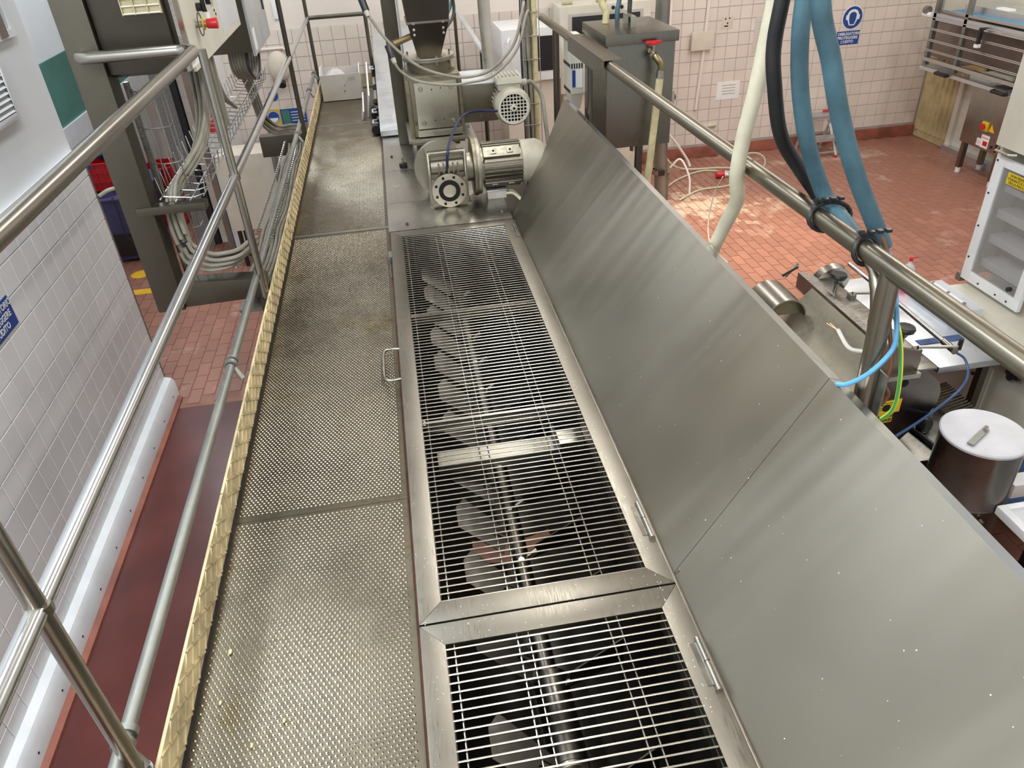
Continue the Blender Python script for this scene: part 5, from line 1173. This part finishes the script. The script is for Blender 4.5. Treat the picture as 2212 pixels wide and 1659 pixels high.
tag(MB().tube(spl([(3.05, 8.2, -1.2), (3.15, 8.15, -1.1), (3.25, 8.1, -1.3), (3.27, 8.1, -1.5)], 6), 0.012, 8).build('white_cable', 'paper'), 'white cable bending from the clamp of the steel column', 'cable')
# step stool by the wall
st = thing('step_stool', 'two step aluminium stool with red corners standing by the tiled wall', 'step stool', (5.42, 9.2, FZ))
for x0, x1, y0, y1, z in ((5.26, 5.62, 9.2, 9.42, -1.09), (5.26, 5.64, 9.02, 9.2, -1.33)):
    for q in range(4):
        w_ = (y1-y0)/4; MB().box(x0, x1, y0+w_*q+0.003, y0+w_*(q+1)-0.003, z-0.02, z).build('tread_strip', 'white_metal', st)
    MB().box(x0, x1, y0, y0+0.01, z-0.035, z-0.02).build('tread_lip', 'white_metal', st)
for x in (5.265, 5.61):
    MB().bar((x, 9.02, FZ+0.02), (x, 9.38, -1.11), 0.025, 0.03, (1, 0, 0)).build('leg', 'white_metal', st)
    MB().bar((x, 9.44, FZ+0.02), (x, 9.25, -1.11), 0.022, 0.028, (1, 0, 0)).build('leg', 'grey_paint', st)
    MB().box(x-0.016, x+0.016, 9.0, 9.035, FZ, FZ+0.025).build('red_foot', 'red_plastic', st)
    MB().box(x-0.015, x+0.015, 9.425, 9.455, FZ, FZ+0.025).build('rear_foot', 'grey_paint', st)
MB().box(5.56, 5.63, 9.39, 9.425, -1.09, -1.07).build('red_corner', 'red_plastic', st)
MB().bar((5.265, 9.06, FZ+0.06), (5.61, 9.06, FZ+0.06), 0.015, 0.02).build('cross_bar', 'white_metal', st)
# ================================================================ switch box on legs
sb = thing('switch_box', 'brushed steel box on legs with a red and yellow rotary switch', 'switch box', (6.78, 7.78, FZ))
MB().box(6.62, 6.98, 7.42, 8.11, -1.215, -0.60).build('body', 'sheet_steel', sb, bevel=0.006)
MB().box(6.614, 6.622, 7.50, 7.52, -1.19, -0.60).build('door_seam', 'black_plastic', sb)
for x, y in ((6.66, 8.05), (6.94, 8.05), (6.66, 7.48), (6.94, 7.48)):
    MB().box(x-0.028, x+0.028, y-0.028, y+0.028, FZ+0.06, -1.215).build('leg', 'rail_steel', sb)
    MB().cyl((x, y, FZ), (x, y, FZ+0.06), 0.03, n=12).build('foot', 'white_plastic', sb)
MB().box(6.60, 6.62, 7.70, 7.80, -1.01, -0.91).build('switch_plate', 'label_yellow', sb, bevel=0.006)
MB().cyl((6.60, 7.75, -0.96), (6.588, 7.75, -0.96), 0.047, n=20).build('switch_ring', 'label_yellow', sb, bevel=0.004)
b = MB(); b.cyl((6.588, 7.75, -0.96), (6.565, 7.75, -0.96), 0.034, n=18); b.build('switch_knob', 'red_plastic', sb, bevel=0.004)
MB().prism([(7.60, -1.0), (7.69, -1.0), (7.66, -0.92)], (6.618, 0, 0), (0, 1, 0), (0, 0, 1), (-1, 0, 0), 0.003).build('warning_triangle', 'yellow_paint', sb)
MB().box(6.617, 6.62, 7.64, 7.77, -1.19, -1.05).build('notice_label', 'paper', sb)
MB().box(6.6155, 6.617, 7.655, 7.725, -1.165, -1.115).build('red_print', 'red_plastic', sb)
MB().box(6.6155, 6.617, 7.65, 7.76, -1.085, -1.078).build('red_line', 'red_plastic', sb)
MB().box(6.617, 6.62, 7.775, 7.83, -1.185, -1.105).build('notice_label', 'paper', sb)
MB().ring((6.617, 7.803, -1.145), (-1, 0, 0), 0.016, 0.020, 0.001, 16).build('red_circle', 'red_plastic', sb)
MB().cyl((6.62, 7.58, -1.15), (6.612, 7.58, -1.15), 0.016, n=10).build('key_lock', 'black_plastic', sb)
MB().cyl((6.80, 8.11, -1.12), (6.80, 8.15, -1.12), 0.03, n=10).build('cable_gland', 'grey_paint', sb)
# ================================================================ conveyor line with wire net
ov = thing('net_conveyor', 'long steel conveyor table with thin guide rods and blue belt', 'conveyor', (6.9, 7.8, FZ))
MB().box(6.50, 7.02, 5.6, 8.96, -0.535, -0.515).build('lower_shelf', 'white_metal', ov, bevel=0.002)
MB().box(6.48, 6.50, 5.6, 8.96, -0.55, -0.51).build('shelf_edge', 'white_metal', ov)
MB().box(6.46, 6.50, 5.6, 8.92, -0.44, -0.40).build('front_rail', 'bright_tube', ov)
MB().box(6.92, 6.95, 5.6, 9.4, -0.51, 0.02).build('net_back', 'brown_panel', ov)
MB().box(6.55, 6.95, 5.6, 8.98, -0.02, 0.0).build('net_top', 'brown_panel', ov)
for z in (-0.33, -0.315, -0.22, -0.205, -0.10, -0.085, 0.03):
    MB().tube([(6.48, 5.6, z), (6.48, 9.0, z)], 0.006, 6).build('guide_rod', 'bright_tube', ov)
MB().box(6.50, 6.53, 5.6, 8.98, 0.0, 0.075).build('upper_beam', 'white_metal', ov)
MB().box(6.55, 7.0, 5.6, 8.75, 0.10, 0.12).build('belt', 'belt_blue', ov)
MB().box(6.62, 7.0, 5.6, 8.6, 0.12, 0.20).build('belt_guard', 'white_metal', ov)
MB().box(6.50, 6.53, 5.6, 8.8, 0.10, 0.125).build('belt_edge', 'bright_tube', ov)
for y in (8.9, 8.35): MB().box(6.50, 6.55, y, y+0.05, -0.5, 0.28).build('end_post', 'galvanised', ov)
for y in (5.9, 7.6):
    for x in (6.98,): MB().box(x, x+0.05, y, y+0.05, FZ, -0.535).build('leg', 'channel_steel', ov)
for y in (8.5, 7.52):
    b = MB(); b.tube([(6.50, y-0.10, -0.53), (6.44, y-0.09, -0.53), (6.44, y+0.09, -0.53), (6.50, y+0.10, -0.53)], 0.02, 8); b.build('grab_handle', 'black_plastic', ov)
b = MB(); b.tube([(6.48, 8.95, 0.05), (6.46, 9.08, 0.05)], 0.03, 8); b.build('end_roller', 'white_plastic', ov)
b = MB(); b.cyl((6.46, 9.0, 0.10), (6.46, 9.06, 0.10), 0.045, n=12); b.build('rod_clamp', 'galvanised', ov)
b = MB(); b.box(6.42, 6.46, 8.0, 8.03, -0.12, 0.03); b.box(6.42, 6.50, 8.0, 8.03, 0.02, 0.045); b.build('sensor_bracket', 'black_plastic', ov, bevel=0.004)
MB().box(6.415, 6.465, 7.99, 8.04, -0.155, -0.12).build('sensor_head', 'paper', ov)
tag(MB().box(6.60, 6.88, 8.30, 8.50, -0.515, -0.46).build('wooden_board', 'wood'), 'yellow wooden board lying on the lower conveyor shelf', 'board')
tag(MB().box(6.60, 6.90, 7.85, 8.20, -0.515, -0.47).build('plastic_tray', 'cream_paint', bevel=0.01), 'pale square plastic tray lying on the conveyor shelf', 'tray')
tag(MB().box(6.56, 6.80, 7.55, 7.72, -0.515, -0.505).build('black_mat', 'black_plastic'), 'black rubber mat on the lower conveyor shelf', 'mat')
tag(MB().box(6.66, 6.74, 7.95, 8.15, 0.20, 0.215).build('white_cloth', 'paper'), 'small white cloth left on the belt guard', 'cloth')
# ================================================================ cream divider machine with see-through door
dm = thing('dough_divider', 'cream painted machine with a see-through door and inner steps', 'machine', (3.7, 3.4, FZ))
MB().box(3.56, 4.2, 2.5, 3.78, -0.62, 1.0).build('cabinet', 'cream_paint', dm, bevel=0.01)
MB().box(3.34, 3.56, 2.5, 3.80, 0.26, 1.0).build('upper_head', 'cream_paint', dm, bevel=0.008)
MB().box(3.36, 3.56, 3.76, 3.785, -0.54, 0.26).build('side_cheek', 'cream_paint', dm)
MB().box(3.02, 4.2, 2.35, 3.72, -0.62, -0.575).build('table_top', 'cream_paint', dm, bevel=0.006)
MB().box(3.14, 4.15, 2.4, 3.66, -1.42, -0.62).build('base', 'cream_paint', dm, bevel=0.008)
MB().box(3.2, 4.1, 2.5, 3.6, FZ, -1.42).build('plinth', 'brown_panel', dm)
MB().box(3.128, 3.14, 3.08, 3.62, -1.36, -0.78).build('base_door', 'cream_paint', dm, bevel=0.004)
MB().cyl((3.115, 3.12, -1.36), (3.115, 3.12, -0.85), 0.016, n=10).build('door_hinge_bar', 'cream_paint', dm)
for z in (-0.88, -1.1): MB().cyl((3.128, 3.2, z), (3.12, 3.2, z), 0.012, n=8).build('screw', 'black_plastic', dm)
b = MB(); b.cyl((3.14, 2.92, -0.72), (3.08, 2.92, -0.72), 0.022, n=12); b.box(3.075, 3.10, 2.86, 2.95, -0.71, -0.68); b.build('turn_latch', 'black_plastic', dm, bevel=0.003)
dr = lambda *a: MB().box(*a)
dr(3.335, 3.36, 3.69, 3.755, -0.545, 0.21).build('door_stile', 'white_plastic', dm, bevel=0.003)
dr(3.335, 3.36, 3.27, 3.69, -0.545, -0.48).build('door_rail', 'white_plastic', dm, bevel=0.003)
dr(3.335, 3.36, 3.27, 3.69, 0.165, 0.21).build('door_rail', 'white_plastic', dm, bevel=0.003)
dr(3.335, 3.36, 3.27, 3.32, -0.48, 0.165).build('door_stile', 'white_plastic', dm, bevel=0.003)
MB().box(3.345, 3.350, 3.32, 3.69, -0.48, 0.165).build('door_pane', 'polycarbonate', dm)
for q in range(4):
    z = -0.45+0.155*q; MB().box(3.40, 3.53, 3.30, 3.70, z, z+0.05).build('inner_step', 'white_plastic', dm, bevel=0.004)
for y, z in ((3.74, 0.19), (3.735, 0.0), (3.735, -0.2), (3.735, -0.40), (3.6, -0.52), (3.45, -0.52), (3.36, -0.52)): MB().cyl((3.335, y, z), (3.331, y, z), 0.006, n=8).build('screw', 'black_plastic', dm)
lb = MB().box(3.333, 3.335, 3.46, 3.635, 0.09, 0.155).build('warning_label', 'label_yellow', dm)
for q, t in enumerate(('NON PREMERE', 'DURANTE IL FUN', 'DELLA MACCH')): lettering(t, 0.02, 'ink', dm, (3.3325, 3.5475, 0.14-0.019*q), (0, -1, 0), (0, 0, 1), name='label_text')
MB().cyl((3.335, 3.36, -0.44), (3.315, 3.36, -0.44), 0.014, n=10).build('door_catch', 'black_plastic', dm)
b = MB(); b.tube([(3.335, 3.62, 0.25), (3.30, 3.64, 0.25), (3.30, 3.74, 0.25), (3.335, 3.76, 0.25)], 0.008, 8); b.build('door_hook', 'bar_steel', dm)
MB().box(3.34, 3.38, 3.76, 3.80, -0.58, -0.53).build('door_hinge', 'brown_panel', dm)
MB().box(3.535, 3.555, 3.2, 3.76, -0.54, 0.26).build('inner_back', 'brown_panel', dm)  # dark sheet put in to shade the cabinet interior
# clear box on the table with handle, pink bottle
ab = thing('acrylic_cover', 'milky clear box cover with two white handle bars on the machine table', 'cover', (3.05, 3.4, -0.575))
MB().box(2.94, 3.13, 3.28, 3.66, -0.505, -0.495).build('top', 'acrylic', ab)
for a in ((2.94, 2.946, 3.28, 3.66), (3.124, 3.13, 3.28, 3.66), (2.946, 3.124, 3.28, 3.286), (2.946, 3.124, 3.654, 3.66)): MB().box(*a, -0.574, -0.505).build('side', 'acrylic', ab)
for y0, y1 in ((3.48, 3.60), (3.34, 3.46)):
    MB().tube([(3.04, y0, -0.48), (3.04, y1, -0.48)], 0.009, 8).build('handle_bar', 'white_plastic', ab)
for y in (3.33, 3.47, 3.61): MB().cyl((3.04, y, -0.495), (3.04, y, -0.472), 0.009, n=8).build('handle_post', 'bar_steel', ab)
MB().box(3.05, 3.08, 3.288, 3.30, -0.574, -0.52).build('dark_clip', 'brown_panel', ab)
sd = thing('side_table', 'bright steel side table between the scraper guard and the cream machine', 'table', (2.82, 3.4, FZ))
MB().box(2.62, 3.015, 2.9, 3.95, -0.613, -0.575).build('top', 'white_metal', sd, bevel=0.004)
for x, y in ((2.93, 2.95), (2.93, 3.86), (2.65, 3.86)): MB().box(x, x+0.04, y, y+0.04, FZ, -0.613).build('leg', 'channel_steel', sd)
tag(MB().box(2.66, 2.92, 3.12, 3.17, -0.575, -0.570).build('blue_sheet', 'air_blue'), 'blue plastic sheet edge on the steel side table', 'sheet')
pb = thing('soap_bottle', 'pink liquid bottle with a red pump cap on the side table', 'bottle', (2.97, 3.76, -0.575))
MB().lathe([(0.034, 0), (0.036, 0.01), (0.036, 0.10)], (2.97, 3.76, -0.575), n=20).build('liquid', 'pink_soap', pb)
MB().lathe([(0.037, 0.10), (0.037, 0.125), (0.025, 0.15), (0.011, 0.165), (0.010, 0.18)], (2.97, 3.76, -0.575), n=20).build('clear_shoulder', 'acrylic', pb)
b = MB(); b.cyl((2.97, 3.76, -0.395), (2.97, 3.76, -0.373), 0.012, n=10); b.box(2.97, 3.01, 3.756, 3.764, -0.378, -0.372); b.build('pump_cap', 'red_plastic', pb)
# ================================================================ scraper guard machine below the rail
sg = thing('dough_moulder', 'stainless moulding machine with a curved scraper trough and black star knobs', 'machine', (2.2, 3.1, FZ))
MB().box(1.75, 2.60, 3.0, 3.75, FZ, -0.72).build('base', 'dark_steel', sg, bevel=0.006)
prof = [(2.30, -0.45), (2.25, -0.50), (2.20, -0.57), (2.10, -0.64), (1.98, -0.68), (1.84, -0.69), (1.72, -0.66)]
b = MB(); bk = [(x-0.004, z-0.006) for x, z in prof]
b.prism(prof+bk[::-1], (0, 2.58, 0), (1, 0, 0), (0, 0, 1), (0, 1, 0), 1.10); b.build('scraper_sheet', 'cast_alloy', sg)
MB().hexa(quad(2.30, 2.345, 2.56, 3.86, -0.53), quad(2.30, 2.345, 2.56, 3.86, -0.43)).build('side_strip', 'sheet_steel', sg)
MB().box(2.345, 2.475, 2.75, 3.86, -0.47, -0.455).build('top_strip', 'sheet_steel', sg, bevel=0.003)
arc = [(2.09+0.125*math.cos(a), -0.56+0.125*math.sin(a)) for a in [math.pi*q/12 for q in range(13)]]
ain = [(2.09+0.117*math.cos(a), -0.56+0.117*math.sin(a)) for a in [math.pi*q/12 for q in range(13)]]
MB().prism(arc+ain[::-1], (0, 3.55, 0), (1, 0, 0), (0, 0, 1), (0, 1, 0), 0.27).build('roller_hood', 'sheet_steel', sg)
MB().prism(ain, (0, 3.60, 0), (1, 0, 0), (0, 0, 1), (0, 1, 0), 0.015).build('hood_end', 'cast_dirty', sg)
arc2 = [(2.0+0.12*math.cos(a), -0.62+0.12*math.sin(a)) for a in [math.pi*q/12 for q in range(13)]]
ain2 = [(2.0+0.112*math.cos(a), -0.62+0.112*math.sin(a)) for a in [math.pi*q/12 for q in range(13)]]
MB().prism(arc2+ain2[::-1], (0, 2.50, 0), (1, 0, 0), (0, 0, 1), (0, 1, 0), 0.12).build('roller_hood', 'sheet_steel', sg)
MB().cyl((2.20, 3.86, -0.44), (2.26, 3.80, -0.36), 0.008, n=8).build('guard_pin', 'sheet_steel', sg)
MB().cyl((2.22, 3.86, -0.45), (2.29, 3.86, -0.37), 0.008, n=8).build('guard_pin', 'sheet_steel', sg)
MB().cyl((1.90, 3.70, -0.50), (1.86, 3.70, -0.50), 0.03, n=12).build('end_knob', 'black_plastic', sg)
MB().box(1.80, 1.98, 3.72, 3.84, -0.60, -0.53).build('feed_tray', 'bright_tube', sg)
MB().cyl((2.50, 3.80, -0.50), (2.50, 3.85, -0.49), 0.112, n=28).build('rear_disc', 'sheet_steel', sg)
def knob(x, y, z):
    MB().cyl((x, y, z), (x+0.004, y, z+0.06), 0.011, n=10).build('knob_stem', 'bar_steel', sg)
    b = MB(); b.lathe([(0.016, 0.05), (0.024, 0.07), (0.046, 0.085), (0.050, 0.10), (0.044, 0.112), (0.0001, 0.116)], (x, y, z), (0.06, 0, 1), 14); b.build('star_grip', 'black_plastic', sg)
knob(2.41, 3.62, -0.455); knob(2.42, 2.98, -0.455)
for y in (3.52, 2.90):
    b = MB(); b.box(2.44, 2.475, y-0.02, y+0.02, -0.455, -0.43); b.cyl((2.46, y, -0.425), (2.66, y-0.03, -0.435), 0.009, n=8); b.build('link_arm', 'bar_steel', sg)
MB().tube([(2.66, 3.9, -0.44), (2.655, 3.35, -0.445), (2.645, 2.87, -0.455)], 0.014, 12).build('cross_rod', 'bright_tube', sg)
MB().cyl((2.648, 2.96, -0.453), (2.645, 2.86, -0.455), 0.019, n=12).build('rod_sleeve', 'bar_steel', sg)
MB().cyl((2.68, 2.88, -0.46), (2.68, 2.88, -0.40), 0.012, n=8).build('rod_plug', 'black_plastic', sg)
# rounded side plate facing the near end
sp_ = [(1.93, -0.80), (1.93, -0.30), (2.15, -0.26), (2.20, -0.275), (2.275, -0.34), (2.30, -0.40), (2.30, -0.47), (2.25, -0.55), (2.10, -0.73), (2.0, -0.80)]
MB().prism(sp_, (0, 2.50, 0), (1, 0, 0), (0, 0, 1), (0, -1, 0), 0.006).build('side_plate', 'shaft_steel', sg)
MB().prism([(1.945, -0.30), (2.15, -0.26), (2.155, -0.21), (2.14, -0.165), (1.96, -0.105), (1.945, -0.11)], (0, 2.52, 0), (1, 0, 0), (0, 0, 1), (0, -1, 0), 0.02).build('upper_bracket', 'frame_steel', sg, bevel=0.003)
MB().box(1.95, 2.15, 2.47, 2.55, -0.285, -0.262).build('bracket_fold', 'sheet_steel', sg)
MB().cyl((2.10, 2.494, -0.325), (2.10, 2.4925, -0.325), 0.02, n=18).build('access_hole', 'black_void', sg)
MB().obox((2.045, 2.4925, -0.447), (0.066, 0, 0.004), (0, 0.001, 0), (0, 0, 0.036)).build('warning_label', 'label_yellow', sg)
MB().obox((2.03, 2.4925, -0.510), (0.055, 0, 0.003), (0, 0.001, 0), (0, 0, 0.027)).build('grease_label', 'label_yellow', sg)
MB().cyl((2.042, 2.492, -0.45), (2.042, 2.4905, -0.45), 0.020, n=16).build('grease_hole', 'black_void', sg)
lettering('INGRASSARE', 0.020, 'ink', sg, (2.03, 2.491, -0.500), (1, 0, 0.05), (0, 0, 1), bold=0.0006, name='label_text')
lettering('TO GREASE', 0.020, 'ink', sg, (2.03, 2.491, -0.523), (1, 0, 0.05), (0, 0, 1), bold=0.0006, name='label_text')
for q in range(4): MB().box(2.0, 2.09, 2.4908, 2.4913, -0.424-0.012*q, -0.421-0.012*q).build('print_line', 'ink', sg)
tag(MB().tube(spl([(2.66, 2.88, -0.47), (2.70, 2.84, -0.50), (2.67, 2.76, -0.54), (2.58, 2.68, -0.55), (2.43, 2.58, -0.535), (2.20, 2.45, -0.52), (2.02, 2.36, -0.51)], 8), 0.0065, 8).build('air_line', 'air_blue'), 'bright blue air line looping around the rounded side plate', 'hose')
# lower table with knob, rack and rod
lt = thing('infeed_table', 'low steel infeed table with a black knob and slotted rack', 'table', (2.5, 2.6, FZ))
MB().box(2.12, 2.66, 2.475, 2.98, -0.83, -0.80).build('top', 'sheet_steel', lt, bevel=0.003)
for q in range(12): MB().obox((2.73, 2.78+0.021*q, -0.79), (0.085, 0.02, 0), (0, 0.006, 0), (0, 0, 0.006)).build('rack_bar', 'bar_steel', lt)
MB().box(2.63, 2.65, 2.7, 3.05, -0.80, -0.785).build('slide_rail', 'bright_tube', lt)
MB().tube([(2.36, 2.95, -0.785), (2.42, 2.50, -0.785)], 0.012, 10).build('cross_bar', 'black_plastic', lt)
b = MB(); b.lathe([(0.012, 0), (0.012, 0.05), (0.042, 0.055), (0.045, 0.09), (0.035, 0.10), (0.0001, 0.10)], (2.42, 2.76, -0.77), (0.35, -0.9, 0.1), 16); b.build('black_knob', 'black_plastic', lt)
MB().cyl((2.56, 2.80, -0.80), (2.56, 2.80, -0.765), 0.018, n=12).build('spacer', 'galvanised', lt)
for x, y in ((2.16, 2.50), (2.60, 2.50), (2.16, 2.9), (2.60, 2.9)): MB().box(x, x+0.04, y, y+0.04, FZ, -0.83).build('leg', 'dark_steel', lt)
# flour can
cn = thing('flour_can', 'tall shiny steel flour can with a pale lid and flat handle', 'can', (2.39, 2.29, FZ))
cx, cy, cr = 2.395, 2.285, 0.172
MB().lathe([(cr*0.93, -1.16), (cr, -0.83), (cr+0.003, -0.825), (cr, -0.82), (cr, -0.51)], (cx, cy, 0), n=48).build('shell', 'shaft_steel', cn)
MB().lathe([(cr+0.006, -0.512), (cr+0.008, -0.500), (cr+0.002, -0.494), (cr-0.02, -0.497), (0.0001, -0.495)], (cx, cy, 0), n=48).build('lid', 'lid_grey', cn)
MB().obox((cx-0.055, cy-0.03, -0.487), V((0.068, 0.04, 0)), V((-0.007, 0.012, 0)), (0, 0, 0.003)).build('handle_strip', 'galvanised', cn)
MB().cyl((cx+0.0, cy+0.0, -0.487), (cx, cy, -0.465), 0.009, n=10).build('handle_screw', 'bar_steel', cn)
MB().cyl((cx-0.03, cy-cr, -0.865), (cx-0.032, cy-cr-0.018, -0.868), 0.009, n=8).build('side_rivet', 'bar_steel', cn)
MB().cyl((cx, cy, FZ), (cx, cy, -1.16), 0.10, n=20).build('pedestal', 'dark_steel', cn)
# belt tray at the lower right
bt = thing('belt_tray', 'pale blue conveyor belt tray with white folded edge beside the can', 'tray', (2.7, 1.95, FZ))
MB().box(2.46, 3.3, 1.45, 2.08, -0.83, -0.80).build('surface', 'white_metal', bt)
MB().box(2.42, 2.46, 1.45, 2.11, -0.83, -0.785).build('edge_profile', 'white_plastic', bt, bevel=0.004)
MB().box(2.46, 3.3, 2.08, 2.11, -0.83, -0.785).build('edge_profile', 'white_plastic', bt, bevel=0.004)
for x, y in ((2.48, 1.5), (3.2, 1.5), (3.2, 2.03), (2.62, 2.03)): MB().box(x, x+0.04, y, y+0.04, FZ, -0.83).build('leg', 'dark_steel', bt)
tag(MB().box(2.60, 3.3, 2.22, 2.30, -0.88, -0.80).build('white_channel', 'white_plastic', bevel=0.004), 'white channel piece lying behind the belt tray', 'channel')
tag(MB().box(2.70, 3.1, 2.2, 2.6, -1.05, -1.02).build('lower_belt', 'air_blue'), 'deep blue lower belt glimpsed behind the can', 'belt')
# coil hose and corrugated hose on the floor
pts = []
for q in range(150):
    t = q/149; a = 2*math.pi*13*t; pts.append((3.62+0.5*t, 3.80-0.12*t+0.055*math.cos(a), FZ+0.065+0.055*math.sin(a)))
# kept clear of the machine plinth: the coil lies in front of it
pts = [(2.72+(x-3.62)*0.72, y-0.62, z) for x, y, z in pts]
tag(MB().tube([(2.68, 3.40, FZ+0.012), (2.69, 3.30, FZ+0.012)]+pts, 0.006, 6).build('coil_hose', 'cable_blue'), 'dark blue coiled air hose on the floor by the cream machine', 'hose')
b = MB(); path = spl([(2.88, 2.80, FZ+0.06), (3.0, 2.86, FZ+0.06), (3.1, 2.95, FZ+0.06)], 20)
b.tube(path, [0.046 if q % 4 < 2 else 0.054 for q in range(len(path))], 16, caps=False)
tag(b.build('corrugated_hose', 'teal_hose'), 'teal corrugated suction hose end on the floor', 'hose')
